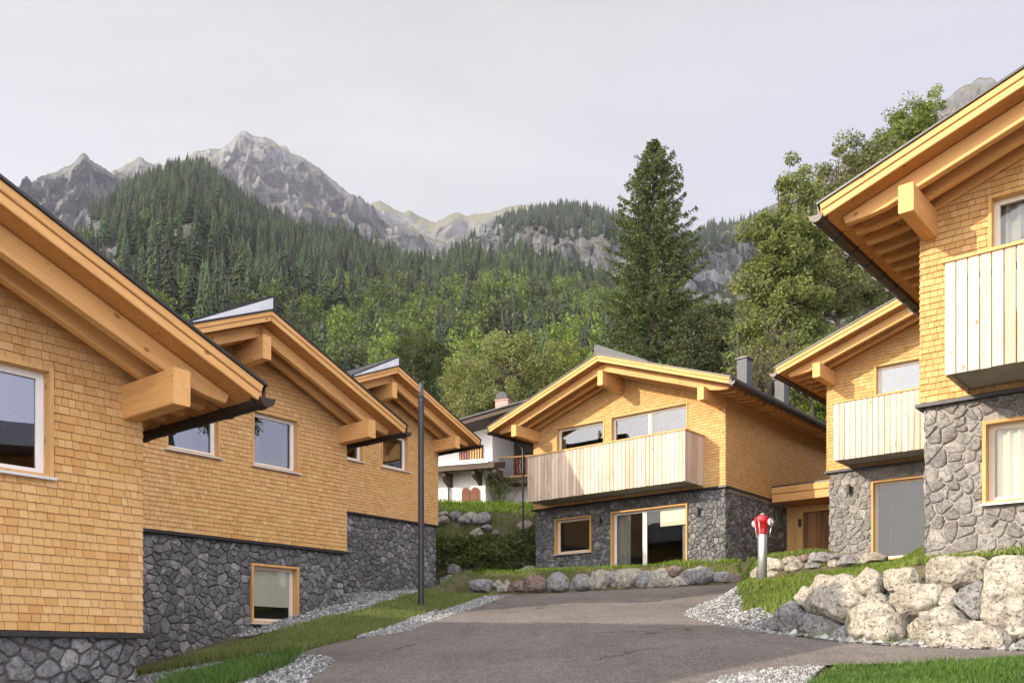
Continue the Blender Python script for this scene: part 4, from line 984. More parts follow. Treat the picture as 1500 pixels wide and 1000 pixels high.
for i, (o_, l) in enumerate(bank): boulder(k(o_), SBY(min(36.9, max(33.6, -.75 + G(sum(p[0] for p in k(o_)) / len(o_), sum(p[1] for p in k(o_)) / len(o_))[1]))), l, BB, 'grey_boulder' if i % 3 else 'pale_boulder', .6, 120 + i, 'rock')

# ------------------------------------------------------------ hydrant and lamp post
hx, hy = 4.86, 18.4; hz = T(hx, hy)
hyd = tag(empty('fire_hydrant', (hx, hy, hz)), 'red topped fire hydrant on a tall steel post in the grass', 'hydrant')
ht = 2.44 - hz
mb = MB(); mb.lathe([(.088, -.1), (.088, ht - .01), (.084, ht)], 0, 0, 28); mb.build('post', 'steel', hyd, smooth=True)
mb = MB(); mb.lathe([(.098, ht), (.103, ht + .015), (.108, ht + .10), (.125, ht + .17), (.158, ht + .225), (.165, ht + .25), (.165, ht + .275), (.15, ht + .285), (.148, ht + .32), (.10, ht + .345), (.075, ht + .35), (.07, ht + .37), (.05, ht + .375)], 0, 0, 28)
body = mb.build('head', 'red_paint', hyd, smooth=False)
for s_, an in ((1, math.radians(-48)), (1, math.radians(125))):          # two hose outlets with caps
    dv = Vector((math.cos(an), math.sin(an), 0)); c0 = Vector((0, 0, ht + .215))
    MB().tube([c0 + dv * .10, c0 + dv * .165], .062, 16).build('outlet', 'red_paint', body)
    cp = MB().tube([c0 + dv * .166, c0 + dv * .178, c0 + dv * .205, c0 + dv * .21], [.07, .075, .072, .05], 18).tube([c0 + dv * .21, c0 + dv * .235], .022, 8).build('hose_cap', 'pale_metal', body)
MB().lathe([(.035, ht + .375), (.035, ht + .40), (.028, ht + .405)], 0, 0, 6).build('top_nut', 'steel', body)
for an in (-.35, math.pi + .35, -2.2):
    dv = Vector((math.cos(an), math.sin(an), 0))
    MB().tube([dv * .165 + Vector((0, 0, ht + .27)), dv * .18 + Vector((0, 0, ht + .2)), dv * .15 + Vector((0, 0, ht + .05)), dv * .135 + Vector((0, 0, ht - .06)), dv * .11 + Vector((0, 0, ht - .07))], .009, 6).build('lever', 'steel', hyd, smooth=True)
px, py = -1.97, 20.55; pz_ = T(px, py)
lp = tag(empty('lamp_post', (px, py, pz_)), 'slim black lamp post in the grass strip left of the road', 'lamp post')
hgt = (HV - 562) / F * py - pz_
mb = MB(); mb.lathe([(.075, -.3), (.075, .02), (.066, .03), (.064, hgt - .42), (.06, hgt - .41)], 0, 0, 20); mb.build('pole', 'dark_metal', lp, smooth=False)
mb = MB(); mb.lathe([(.050, hgt - .405), (.050, hgt - .01), (.044, hgt)], 0, 0, 20); lh = mb.build('lamp_head', 'grey_metal', lp, smooth=False)
for zz in (hgt - .40, hgt - .28): MB().lathe([(.07, zz - .02), (.07, zz + .02)], 0, 0, 16).build('collar', 'dark_metal', lp)
MB().tube([(.06, -.02, hgt - .33), (.15, -.06, hgt - .36)], .013, 6).box(.12, .17, -.09, -.04, hgt - .40, hgt - .36).build('sensor_arm', 'dark_metal', lp)

# ------------------------------------------------------------ the old white chalet behind
ch_o = (-1.29, 46.0); ra = math.atan2(-.345, .939); zb = 6.6
old = tag(empty('old_chalet', (*ch_o, zb), ra), 'old white rendered chalet with dark wood and brown shutters behind the bank', 'house'); ob = (0, 0, -zb)
mb = MB(); holed_plane(mb, -7, 0, 5, 9.25, 0, []); mb.add([(0, 0, 5), (0, 2.2, 5), (0, 2.2, 9.25), (0, 0, 9.25)], [(0, 1, 2, 3)])
mb.add([(-.0, 2.2, 5), (9, 2.2, 5), (9, 2.2, 9.0), (0, 2.2, 9.0)], [(0, 1, 2, 3)])
mb.prism([(-7, 9.2), (.22, 9.2), (.22, 11.4), (-7, 10.1)], 1, .35, 9); mb.prism([(.23, 9.0), (9, 9.0), (9, 11.6), (5, 12.1), (.23, 11.4)], 1, 3.4, 9); mb.add([(-7, 9, 5), (9, 9, 5), (9, 9, 9.2), (-7, 9, 9.2)], [(0, 1, 2, 3)]); mb.add([(9, 2.2, 5), (9, 9, 5), (9, 9, 9.2), (9, 2.2, 9.2)], [(0, 1, 2, 3)])
mb.build('wall', 'white_render', old, ob)
mb = MB().prism([(-9.0, 9.72), (-9.0, 9.92), (5, 12.42), (13, 11.0), (13, 10.8), (5, 12.2)], 1, -1.2, 9.5); orf = mb.build('roof', 'old_timber', old, ob)
MB().prism([(-9.1, 9.91), (-9.1, 9.97), (5, 12.49), (13.1, 11.05), (13.1, 10.99), (5, 12.425)], 1, -1.3, 9.6).build('roof_cover', 'grey_metal', orf)
chm = MB().box(.05, .72, 1.2, 2.2, 11.3, 12.85).box(.01, .76, 1.16, 2.24, 12.851, 12.91).build('chimney', 'chimney_copper', orf)
n_ = 14; mb = MB(); mb.prism([(.385 + .31 * math.cos(math.pi * q / n_), 12.92 + .36 * math.sin(math.pi * q / n_)) for q in range(n_ + 1)], 1, 1.15, 2.25); mb.build('cowl', 'dark_metal', chm)
lean = MB().prism([(-1.15, 9.05), (-1.15, 9.30), (.34, 9.62), (.34, 9.3)], 0, -7, .9).build('lean_to', 'old_timber', old, ob)
MB().prism([(-1.2, 9.302), (-1.2, 9.36), (.34, 9.68), (.34, 9.622)], 0, -7, .6).build('lean_to_cover', 'pale_metal', lean)
for xx in (-1.9, -.35, .75): MB().prism([(-1.0, 9.06), (-.95, 8.85), (-.75, 8.72), (-.3, 8.62), (0, 8.45), (0, 9.1)], 0, xx, xx + .18).build('bracket', 'old_timber', lean)
mb = MB(); mb.box(1.0, 8.9, 2.3, 3.4, 8.7, 9.05); deck_ = mb.build('balcony', 'old_timber', old, ob)
for i in range(40):
    x = .95 + i * .16
    if x > 5: break
    MB().prism([(x, 9.1), (x + .05, 9.1), (x + .09, 9.35), (x + .05, 9.55), (x + .09, 9.75), (x + .05, 9.98), (x, 9.98), (x + .03, 9.75), (x - .01, 9.55), (x + .03, 9.35)], 1, 1.32, 1.36).build('baluster', 'shutter_timber', deck_)
MB().box(.2, 8.9, 1.27, 1.41, 9.99, 10.06).box(.6, 8.9, 1.3, 1.38, 9.02, 9.10).build('handrail', 'casing_timber', deck_)
MB().box(.6, 8.9, 1.2, 2.29, 8.72, 9.01).build('balcony_beam', 'old_timber', deck_)
MB().box(.25, 8.9, 3.36, 3.395, 9.05, 11.3).build('dark_cladding', 'old_timber', old, ob)
for cx in (-1.0, -.52):                                                  # arched shutters folded open in the middle of their window
    arch = [(cx + .215 * math.cos(math.pi * q / 10), 8.14 + .26 * math.sin(math.pi * q / 10)) for q in range(11)]
    sh = MB().prism([(cx + .215, 7.35)] + arch + [(cx - .215, 7.35)], 1, -.09, -.03).build('shutter', 'shutter_timber', old, ob)
    for z in (7.45, 7.8, 8.1): MB().box(cx - .17, cx + .17, -.11, -.091, z, z + .06).build('shutter_batten', 'shutter_timber', sh)
wv = MB().box(-1.5, -.25, .25, .34, 9.82, 10.42).build('window', 'old_timber', old, ob)
for i in range(9): MB().box(-1.44 + i * .135, -1.38 + i * .135, .22, .249, 9.84, 10.4).build('window_bar', 'fresco_red' if i < 4 else 'casing_timber', wv)
MB().box(-1.56, -.2, .2, .349, 9.74, 9.815).build('sill', 'pale_metal', wv)
MB().box(1.55, 2.2, 2.1, 2.19, 7.4, 8.3).build('board_panel', 'fresco_red', old, ob)
MB().tube([(-2.2, -.1, 9.0), (-2.15, -.1, 8.8), (-1.95, -.1, 8.55), (-1.9, -.1, 8.35), (-1.9, -.1, 6.4)], .05, 8).build('downpipe', 'dark_metal', old, ob)

# ------------------------------------------------------------ trees and shrubs
def leaf_cloud(centres, radii, counts, size, aspect, up=.4, flat_=1.0):
    """many small rhombic leaves scattered through soft clumps; returns V, F, tints"""
    Vs = []; ts = []
    for c, r, n in zip(centres, radii, counts):
        p = RNG.normal(0, 1, (n, 3)); p /= np.linalg.norm(p, axis=1, keepdims=True); p *= (RNG.uniform(0, 1, (n, 1)) ** .45) * np.asarray(r); p[:, 2] *= flat_
        p = p + np.asarray(c)
        nn = RNG.normal(0, 1, (n, 3)); nn[:, 2] += up; nn /= np.linalg.norm(nn, axis=1, keepdims=True)
        tt = np.cross(nn, RNG.normal(0, 1, (n, 3))); tt /= np.linalg.norm(tt, axis=1, keepdims=True); bb = np.cross(nn, tt)
        s_ = size * RNG.uniform(.6, 1.35, (n, 1))
        Vs.append(np.stack([p - tt * s_, p + bb * s_ * aspect + nn * s_ * .12, p + tt * s_, p - bb * s_ * aspect + nn * s_ * .12], 1))
        ts.append(np.clip(RNG.normal(.45, .2, n) + RNG.normal(0, .12), 0, 1))
    V = np.concatenate(Vs).reshape(-1, 3); n = len(V) // 4
    return V, (np.arange(n)[:, None] * 4 + np.arange(4)), np.concatenate(ts)
def tree(name, label, cat, pos, height, lobes, nclump, per, lsize, mat, bark='bark', trunk_r=.22, clump_r=.75, group=None, seed=0, twigs=0, bare=0, flat_=.8, limb_lo=.25):
    """lobes: (x,y,z,rx,ry,rz) relative to the base; clumps of leaves fill their outer shells"""
    r = random.Random(seed); x0, y0 = pos; z0 = T(x0, y0)
    root = tag(empty(name, (x0, y0, z0)), label, cat, group)
    wsum = sum(l[3] * l[4] * l[5] for l in lobes); C = []
    for lb in lobes:
        for _ in range(max(3, int(nclump * lb[3] * lb[4] * lb[5] / wsum))):
            d = Vector((r.gauss(0, 1), r.gauss(0, 1), r.gauss(0, 1))).normalized() * (r.uniform(.25, 1) ** .5) * r.uniform(.85, 1.08)
            C.append(Vector((lb[0] + d.x * lb[3], lb[1] + d.y * lb[4], lb[2] + d.z * lb[5])))
    tr = MB(); lean_ = Vector((r.uniform(-.3, .3), r.uniform(-.3, .3), 0)); axis = [Vector((0, 0, -.3))]
    nseg = 9
    for i in range(1, nseg + 1): axis.append(Vector((lean_.x * i / nseg + r.uniform(-.1, .1), lean_.y * i / nseg + r.uniform(-.1, .1), height * .92 * i / nseg)))
    tr.tube(axis, [trunk_r * (1 - .93 * (i / nseg)) + .012 for i in range(nseg + 1)], 9)
    for q, c in enumerate(C):
        if q % 2 and not twigs: continue
        hz_ = max(height * limb_lo, min(c.z - .25 * math.hypot(c.x, c.y) - .3, height * .85)); f = hz_ / (height * .92) * nseg; i = min(nseg - 1, int(f)); a_ = axis[i].lerp(axis[i + 1], f - i)
        m1 = a_.lerp(c, .35) + Vector((r.uniform(-.2, .2), r.uniform(-.2, .2), .1)); m2 = a_.lerp(c, .7) + Vector((r.uniform(-.25, .25), r.uniform(-.25, .25), .12))
        rr = trunk_r * .26 * (1 - .7 * hz_ / height); tr.tube([a_, m1, m2, c], [rr, rr * .7, rr * .45, .012], 5, cap=False)
        for _ in range(twigs):
            e = c + Vector((r.gauss(0, 1), r.gauss(0, 1), r.gauss(.2, 1))).normalized() * r.uniform(.5, 1.1) * clump_r; tr.tube([m2.lerp(c, r.uniform(.3, 1)), (m2 + e) / 2 + Vector((0, 0, .05)), e], [.016, .011, .005], 4, cap=False)
    tr.build('trunk', bark, root, smooth=True)
    if bare:
        C = [c for c in C if r.random() > bare]
    V, Fs, t = leaf_cloud(C, [clump_r * r.uniform(.6, 1.25) for _ in C], [max(6, int(per * r.uniform(.5, 1.4))) for _ in C], lsize, .5, .5, flat_)
    link('crown', raw_mesh('crown', V, Fs, mat, t), root)
    return root
def at(u, v, Y): return ((u - 750) / F * Y, Y, (HV - v) / F * Y)
# the tall spruce
def spruce(name, label, pos, top_z, rad, seed=2):
    r = random.Random(seed); x0, y0 = pos; z0 = T(x0, y0); H = top_z - z0
    root = tag(empty(name, (x0, y0, z0)), label, 'tree')
    tr = MB(); tr.tube([(0, 0, -.3), (0.05, 0, H * .3), (-.04, .03, H * .65), (0, 0, H)], [.36, .27, .14, .02], 10)
    Vs = []; ts = []
    z = H * .10
    while z < H - .25:
        f = (z / H); prof = rad * float(np.interp(H - z, [0, .6, 2.0, 3.8, 5.2, 8.1, 11, 15, 20], [.03, .13, .40, .60, .76, .88, .98, 1.06, 1.12]))
        nb = r.randint(8, 11) if f < .93 else 6
        a0 = r.uniform(0, 6.28)
        for kk in range(nb):
            if r.random() < .10: continue
            an = a0 + 6.283 * kk / nb + r.uniform(-.3, .3); L = prof * r.uniform(.62, 1.22) * (1.25 if f < .6 and r.random() < .14 else 1); dv = Vector((math.cos(an), math.sin(an), 0)); sv = Vector((-dv.y, dv.x, 0))
            rise = .35 if f > .8 else (.02 if f > .45 else -.16); pts = []
            for i in range(6):
                q = i / 5; pts.append(Vector((0, 0, z)) + dv * (L * q) + Vector((0, 0, L * (rise * q - .22 * q * (1 - f) + .26 * q * q * q))))
            tr.tube(pts, [.045 * (1 - f * .6), .035 * (1 - f * .5), .027, .02, .012, .005], 5, cap=False)
            n_tw = int(9 + L * 14)
            for _ in range(n_tw):
                q = r.uniform(.12, 1) ** .8; i = min(4, int(q * 5)); p = pts[i].lerp(pts[i + 1], q * 5 - i)
                side_ = r.choice((-1, 1)); tl = (.20 + .30 * (1 - q)) * r.uniform(.6, 1.2) * (1 - .35 * f)
                td = (dv * r.uniform(.35, 1.0) + sv * side_ * r.uniform(.2, 1.0) + Vector((0, 0, r.uniform(-.55, .16)))).normalized()
                nn_ = int(5 + tl * 10)
                for j in range(nn_):                               # short sprays of needles along the twig
                    g = (j + r.random()) / nn_; b_ = p + td * (tl * g) + Vector((0, 0, -.10 * g * g))
                    nd = (td * .8 + Vector((r.gauss(0, .55), r.gauss(0, .55), r.gauss(.0, .35)))).normalized(); l = r.uniform(.09, .2)
                    wv_ = nd.cross(Vector((r.gauss(0, 1), r.gauss(0, 1), r.gauss(0, 1)))).normalized() * r.uniform(.022, .045)
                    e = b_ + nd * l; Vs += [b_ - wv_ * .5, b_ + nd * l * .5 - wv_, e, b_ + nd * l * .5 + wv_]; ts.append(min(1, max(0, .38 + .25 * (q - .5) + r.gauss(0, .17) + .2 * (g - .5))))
        z += r.uniform(.34, .56) * (1 - .35 * f)
    tr.build('trunk', 'bark', root, smooth=True)
    V = np.array([tuple(p) for p in Vs]); n = len(V) // 4
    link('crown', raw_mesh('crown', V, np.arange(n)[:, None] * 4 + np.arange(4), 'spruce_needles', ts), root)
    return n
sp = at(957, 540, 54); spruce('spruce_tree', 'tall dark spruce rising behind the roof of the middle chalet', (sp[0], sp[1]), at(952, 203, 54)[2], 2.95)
def T_at(u, Y): return ((u - 750) / F * Y, Y)
def lob(u, v, ru, rv, Y, base, dY=0.0, k=.9):
    p = at(u, v, Y + dY); return (p[0] - base[0], p[1] - base[1], p[2] - T(*base), ru / F * Y, ru / F * Y * k, rv / F * Y)
Yt = 58; bp = T_at(738, Yt)
tree('lime_tree', 'big yellow green broadleaf tree behind the old chalet', 'tree', bp, at(738, 478, Yt)[2] - T(*bp), [lob(735, 560, 82, 76, Yt, bp), (lob(790, 545, 55, 50, Yt, bp)), lob(690, 570, 50, 55, Yt, bp), lob(745, 515, 48, 38, Yt, bp), lob(720, 610, 75, 40, Yt, bp)], 190, 150, .085, 'lime_leaves', seed=4, clump_r=.62, trunk_r=.3)
Yt = 64; bp = T_at(835, Yt)
tree('young_tree', 'slim light green tree between the big yellow green tree and the middle roof', 'tree', bp, at(835, 495, Yt)[2] - T(*bp), [lob(838, 540, 30, 45, Yt, bp), lob(812, 535, 22, 36, Yt, bp), lob(858, 560, 24, 34, Yt, bp)], 60, 110, .085, 'lime_leaves', seed=6, clump_r=.6)
Yt = 52; bp = T_at(1030, Yt)
tree('dark_tree', 'dark broadleaf tree at the right foot of the tall spruce', 'tree', bp, at(1030, 425, Yt)[2] - T(*bp), [lob(1022, 500, 38, 62, Yt, bp), lob(1048, 470, 26, 42, Yt, bp), lob(1005, 530, 40, 45, Yt, bp), lob(1055, 530, 32, 40, Yt, bp)], 110, 120, .08, 'dark_leaves', seed=7, clump_r=.6)
Yt = 50; bp = T_at(1147, Yt)
tree('ash_tree', 'tall loose crowned ash tree left of the right hand roofs', 'tree', bp, at(1160, 228, Yt)[2] - T(*bp), [lob(1165, 290, 30, 62, Yt, bp), lob(1140, 360, 58, 50, Yt, bp), lob(1175, 380, 55, 60, Yt, bp), lob(1120, 410, 50, 34, Yt, bp), lob(1150, 450, 62, 34, Yt, bp), lob(1195, 330, 32, 60, Yt, bp), lob(1110, 345, 34, 22, Yt, bp), lob(1160, 250, 16, 30, Yt, bp), lob(1105, 475, 40, 36, Yt, bp), lob(1180, 500, 46, 40, Yt, bp), lob(1140, 515, 50, 32, Yt, bp)], 380, 140, .092, 'ash_leaves', 'bark', seed=8, clump_r=.6, trunk_r=.24, twigs=2, bare=.08)
Yt = 55; bp = T_at(1228, Yt)
tree('ash_tree', 'broad ash tree behind the ridge of the nearest right roof', 'tree', bp, at(1250, 200, Yt)[2] - T(*bp), [lob(1235, 270, 40, 60, Yt, bp), lob(1225, 360, 52, 60, Yt, bp), lob(1270, 300, 50, 70, Yt, bp), lob(1215, 430, 62, 40, Yt, bp), lob(1275, 400, 45, 50, Yt, bp), lob(1246, 205, 16, 36, Yt, bp), lob(1290, 240, 40, 50, Yt, bp)], 310, 150, .092, 'ash_leaves', 'bark', seed=9, clump_r=.62, trunk_r=.28, twigs=2, bare=.06)
Yt = 60; bp = T_at(1330, Yt)
tree('ash_tree', 'highest ash tree, its top standing over the roof at the upper right', 'tree', bp, at(1345, 130, Yt)[2] - T(*bp), [lob(1335, 210, 48, 62, Yt, bp), lob(1310, 260, 60, 70, Yt, bp), lob(1362, 160, 18, 36, Yt, bp), lob(1350, 250, 60, 70, Yt, bp), lob(1375, 195, 28, 36, Yt, bp), lob(1300, 200, 22, 45, Yt, bp)], 310, 150, .092, 'ash_leaves', 'bark', seed=10, clump_r=.64, trunk_r=.3, twigs=2, bare=.08)
Yt = 44; bp = T_at(1120, Yt)
tree('bare_bush', 'thinly leaved tangle of twigs behind the metal chimneys', 'bush', bp, 3.6, [lob(1118, 540, 40, 45, Yt, bp), lob(1140, 510, 40, 45, Yt, bp), lob(1095, 520, 36, 40, Yt, bp)], 45, 30, .07, 'ash_leaves', 'bark', seed=12, clump_r=.6, trunk_r=.08, twigs=4, bare=.2, limb_lo=.1)
for u, v, ru, rv, Yt, mt, lb, sd_ in ((1185, 545, 40, 40, 46, 'ash_leaves', 'leafy bush filling the gap between the middle chalet and the second right chalet', 13), (1095, 560, 34, 30, 47, 'dark_leaves', 'dark bush behind the right eave of the middle chalet', 14), (690, 560, 40, 34, 66, 'lime_leaves', 'round light green tree left of the old chimney', 15), (610, 520, 44, 40, 70, 'dark_leaves', 'dark green tree above the roof of the farthest left chalet', 16), (1290, 420, 60, 60, 66, 'dark_leaves', 'dark leafy tree in the second row behind the ash trees', 17), (1210, 560, 26, 50, 50, 'lime_leaves', 'slender light bush beside the second right chalet', 18)):
    bp = T_at(u, Yt); tree('leafy_tree', lb, 'tree', bp, at(u, v - rv * .8, Yt)[2] - T(*bp), [lob(u, v, ru, rv, Yt, bp), lob(u - ru * .5, v + rv * .4, ru * .7, rv * .7, Yt, bp), lob(u + ru * .5, v + rv * .3, ru * .7, rv * .8, Yt, bp)], 90, 110, .085, mt, seed=sd_, clump_r=.62)
def shrub(pos, rx, rz, n, lsize, mat, label, seed, name='shrub', group=None, asp=.4):
    r = random.Random(seed); z0 = T(*pos); root = tag(empty(name, (pos[0], pos[1], z0)), label, 'shrub', group); C = [Vector((r.gauss(0, .5) * rx, r.gauss(0, .4) * rx, r.uniform(.1, 1) * rz)) for _ in range(n)]
    st = MB()
    for c in C[::2]: st.tube([(c.x * .2, c.y * .2, -.1), (c.x * .6, c.y * .6, c.z * .5), c], [.02, .014, .006], 4, cap=False)
    st.build('stem', 'bark', root)
    V, Fs, t = leaf_cloud(C, [.3 * r.uniform(.6, 1.2) for _ in C], [int(60 * r.uniform(.5, 1.3)) for _ in C], lsize, asp, .4); link('leaves', raw_mesh('leaves', V, Fs, mat, t), root); return root
SG = 'shrubs covering the steep bank'
for i, (x, y, rx, rz, l) in enumerate(((-2.9, 34.5, .8, 1.0, 'shrub low in the bank beside the farthest left house'), (-1.6, 34.7, .9, 1.1, 'dark shrub low in the bank, second from the left house'), (-.4, 34.8, .9, 1.1, 'dark shrub in the bank foot left of the middle chalet'), (.55, 35.2, .7, 1.1, 'shrub against the stone base of the middle chalet'),
        (-3.0, 35.1, .7, .45, 'yellowish shrub halfway up the bank by the left house'), (-1.9, 35.2, .8, .4, 'shrub halfway up the bank, second from the left'), (-.7, 35.3, .8, .45, 'shrub halfway up the bank, third from the left'), (.4, 35.5, .7, .45, 'shrub halfway up the bank beside the middle chalet'))):
    shrub((x, y), rx, rz, 46, .075, 'shrub_leaves', l, 60 + i, group=SG)
shrub((-.55, 46.4), .7, 1.7, 50, .05, 'shrub_leaves', 'climbing shrub on the white wall of the old chalet', 80)

# the wooded slope right of the picture, seen only in the window panes opposite
for i, (x, y, sc) in enumerate(((24, 16, 1.0), (29, 21, 1.15), (33, 12, 1.2), (27, 8, .95), (22, 24, .9), (36, 27, 1.2))):
    src = [o for o in COL.objects if o.name.startswith('ash_tree')][i % 3]; c = src.copy(); COL.objects.link(c); c.location = (x, y, 3.5); c.rotation_euler = (0, 0, i * 1.3); c.scale = (sc,) * 3
    c['label'] = 'ash tree on the slope outside the right picture edge, mirrored in window panes'; c['group'] = 'ash trees mirrored in window panes'
    for ch_ in src.children: k_ = ch_.copy(); COL.objects.link(k_); k_.parent = c

for i, (x, y, rx, rz, mt, l) in enumerate(((-3.1, 34.0, .5, 1.5, 'lime_leaves', 'light leafy shrub at the corner of the farthest left chalet'), (-1.0, 34.1, .35, .5, 'lime_leaves', 'small light shrub low in the bank'), (.9, 34.6, .4, .9, 'ash_leaves', 'light shrub by the stone corner of the middle chalet'), (-2.2, 34.0, .4, .6, 'ash_leaves', 'olive shrub low in the bank left of its middle'), (.1, 34.3, .4, .5, 'dark_leaves', 'low dark shrub at the bank foot'))):
    shrub((x, y), rx, rz, 16, .07, mt, l, 90 + i, group=SG)

# ------------------------------------------------------------ hills, cliffs and mountains
def interp(pts, u):
    return float(np.interp(u, [p[0] for p in pts], [p[1] for p in pts]))
def relief(name, crest, Yc, Yb, vb, mat, amp, freq, du=4, rows=64, jag=2.0, shape=.92, seed=0, back=True, u0=None, u1=None):
    """a mountainside: its crest runs along the given skyline at distance Yc, its foot lies at distance Yb"""
    us = np.arange(u0 if u0 is not None else crest[0][0], (u1 if u1 is not None else crest[-1][0]) + 1, du); V = []; nr = 0
    yc = (lambda u: interp(Yc, u)) if isinstance(Yc, list) else (lambda u: Yc)
    vbf = (lambda u: interp(vb, u)) if isinstance(vb, list) else (lambda u: vb)
    cols = []
    for u in us:
        Y1 = yc(u); j = (mnoise.fractal(Vector((u * .045, seed, 0)), 1.0, 2.2, 5) * jag * 2 + mnoise.noise(Vector((u * .35, seed, 5))) * jag)
        zc = (HV - (interp(crest, u) + j)) / F * Y1; zb = (HV - vbf(u)) / F * Yb; col = []
        for i in range(rows + 1):
            s = i / rows; Y = Yb + (Y1 - Yb) * s; dx = (u - 750) / F
            z = zb + (zc - zb) * (s ** shape)
            fade = min(1, (1 - s) * 5) * min(1, s * 6)
            p = Vector((dx * Y * freq, Y * freq * .8, z * freq * 1.2 + seed * 7))
            g = mnoise.ridged_multi_fractal(p, .9, 2.1, 7, 1.0, 2.0) - 1.0
            h = mnoise.fractal(p * 2.7, .8, 2.2, 5)
            Yd = Y + amp * (g * .8 + h * .5) * fade; z2 = z - amp * .26 * abs(g - .3) * fade * (1 if s > .1 else 0)
            col.append((dx * Yd, Yd, z2))
        if back:
            for k_ in (1, 2, 3): col.append((dx * (Y1 * (1 + .07 * k_)), Y1 * (1 + .07 * k_), zc - (zc - zb) * .2 * k_))
        cols.append(col)
    nr = len(cols[0]); V = np.array([p for c in cols for p in c])
    Fs = np.array([(c * nr + r, (c + 1) * nr + r, (c + 1) * nr + r + 1, c * nr + r + 1) for c in range(len(us) - 1) for r in range(nr - 1)])
    return struct(link(name, raw_mesh(name, V, Fs, mat, smooth=True)))
L1 = [(-60, 520), (40, 470), (96, 400), (112, 352), (124, 330), (150, 315), (175, 298), (205, 280), (235, 266), (255, 260), (285, 256), (308, 264), (335, 290), (365, 312), (400, 333), (440, 351), (480, 358), (520, 366), (560, 386), (600, 402), (640, 402), (675, 392), (705, 398), (740, 398), (765, 392), (800, 402), (850, 420), (900, 436), (960, 455), (1040, 480), (1120, 500), (1200, 510), (1300, 500), (1420, 480), (1560, 470)]
YC1 = [(-60, 900), (100, 1100), (300, 1200), (500, 1050), (650, 880), (800, 820), (1000, 760), (1560, 700)]
HB, HBV = 170.0, 800.0
relief('hill', L1, YC1, HB, HBV, 'forest_floor', 26, .012, du=6, rows=60, jag=1.0, shape=1.0, seed=1)
L2 = [(560, 430), (610, 400), (650, 376), (680, 360), (700, 345), (720, 332), (742, 322), (765, 315), (800, 310), (830, 305), (860, 310), (890, 318), (920, 330), (960, 340), (1000, 350), (1022, 352), (1036, 336), (1070, 330), (1100, 325), (1150, 315), (1210, 300), (1280, 280), (1360, 250), (1460, 220), (1560, 200)]
relief('hill', L2, 2100, 950, 500, 'cliff_rock', 85, .006, du=4, rows=80, jag=2.0, shape=.85, seed=2)
M1 = [(-80, 330), (0, 300), (30, 276), (52, 262), (70, 254), (92, 246), (105, 238), (118, 230), (128, 229), (140, 240), (152, 247), (165, 255), (180, 257), (195, 262), (215, 285), (240, 320), (270, 380)]
relief('mountain', M1, 2600, 1500, 520, 'mountain_rock', 150, .006, du=2.5, rows=90, jag=3.4, shape=.8, seed=3)
M3 = [(120, 300), (160, 252), (182, 243), (196, 234), (204, 230), (212, 236), (225, 241), (240, 243), (255, 241), (270, 234), (290, 221), (310, 218), (322, 218), (335, 211), (344, 200), (352, 194), (360, 192), (370, 199), (377, 200), (385, 203), (400, 205), (410, 212), (418, 214), (428, 226), (440, 229), (452, 236), (465, 244), (480, 257), (500, 274), (520, 290), (545, 302), (560, 312), (600, 335), (640, 352), (690, 372), (760, 400)]
relief('mountain', M3, 3800, 2300, 500, 'summit_rock', 230, .0038, du=2.5, rows=100, jag=2.4, shape=.82, seed=4)
M4 = [(500, 330), (530, 306), (548, 296), (557, 294), (566, 300), (576, 306), (590, 312), (602, 309), (618, 318), (630, 324), (638, 326), (650, 319), (664, 312), (672, 312), (684, 317), (695, 313), (704, 313), (720, 311), (735, 306), (760, 300), (800, 300), (860, 310), (900, 330)]
relief('mountain', M4, 5200, 3600, 480, 'alp_meadow', 240, .0018, du=3, rows=60, jag=1.2, shape=.85, seed=5)
M5 = [(980, 350), (1030, 334), (1060, 328), (1095, 320), (1130, 300), (1200, 262), (1280, 215), (1330, 180), (1370, 156), (1388, 146), (1400, 134), (1412, 126), (1424, 122), (1432, 113), (1442, 114), (1452, 113), (1460, 121), (1475, 122), (1500, 112), (1560, 90), (1640, 70)]
relief('mountain', M5, 3000, 2150, 500, 'alp_meadow', 170, .005, du=3, rows=90, jag=2.2, shape=.85, seed=6)

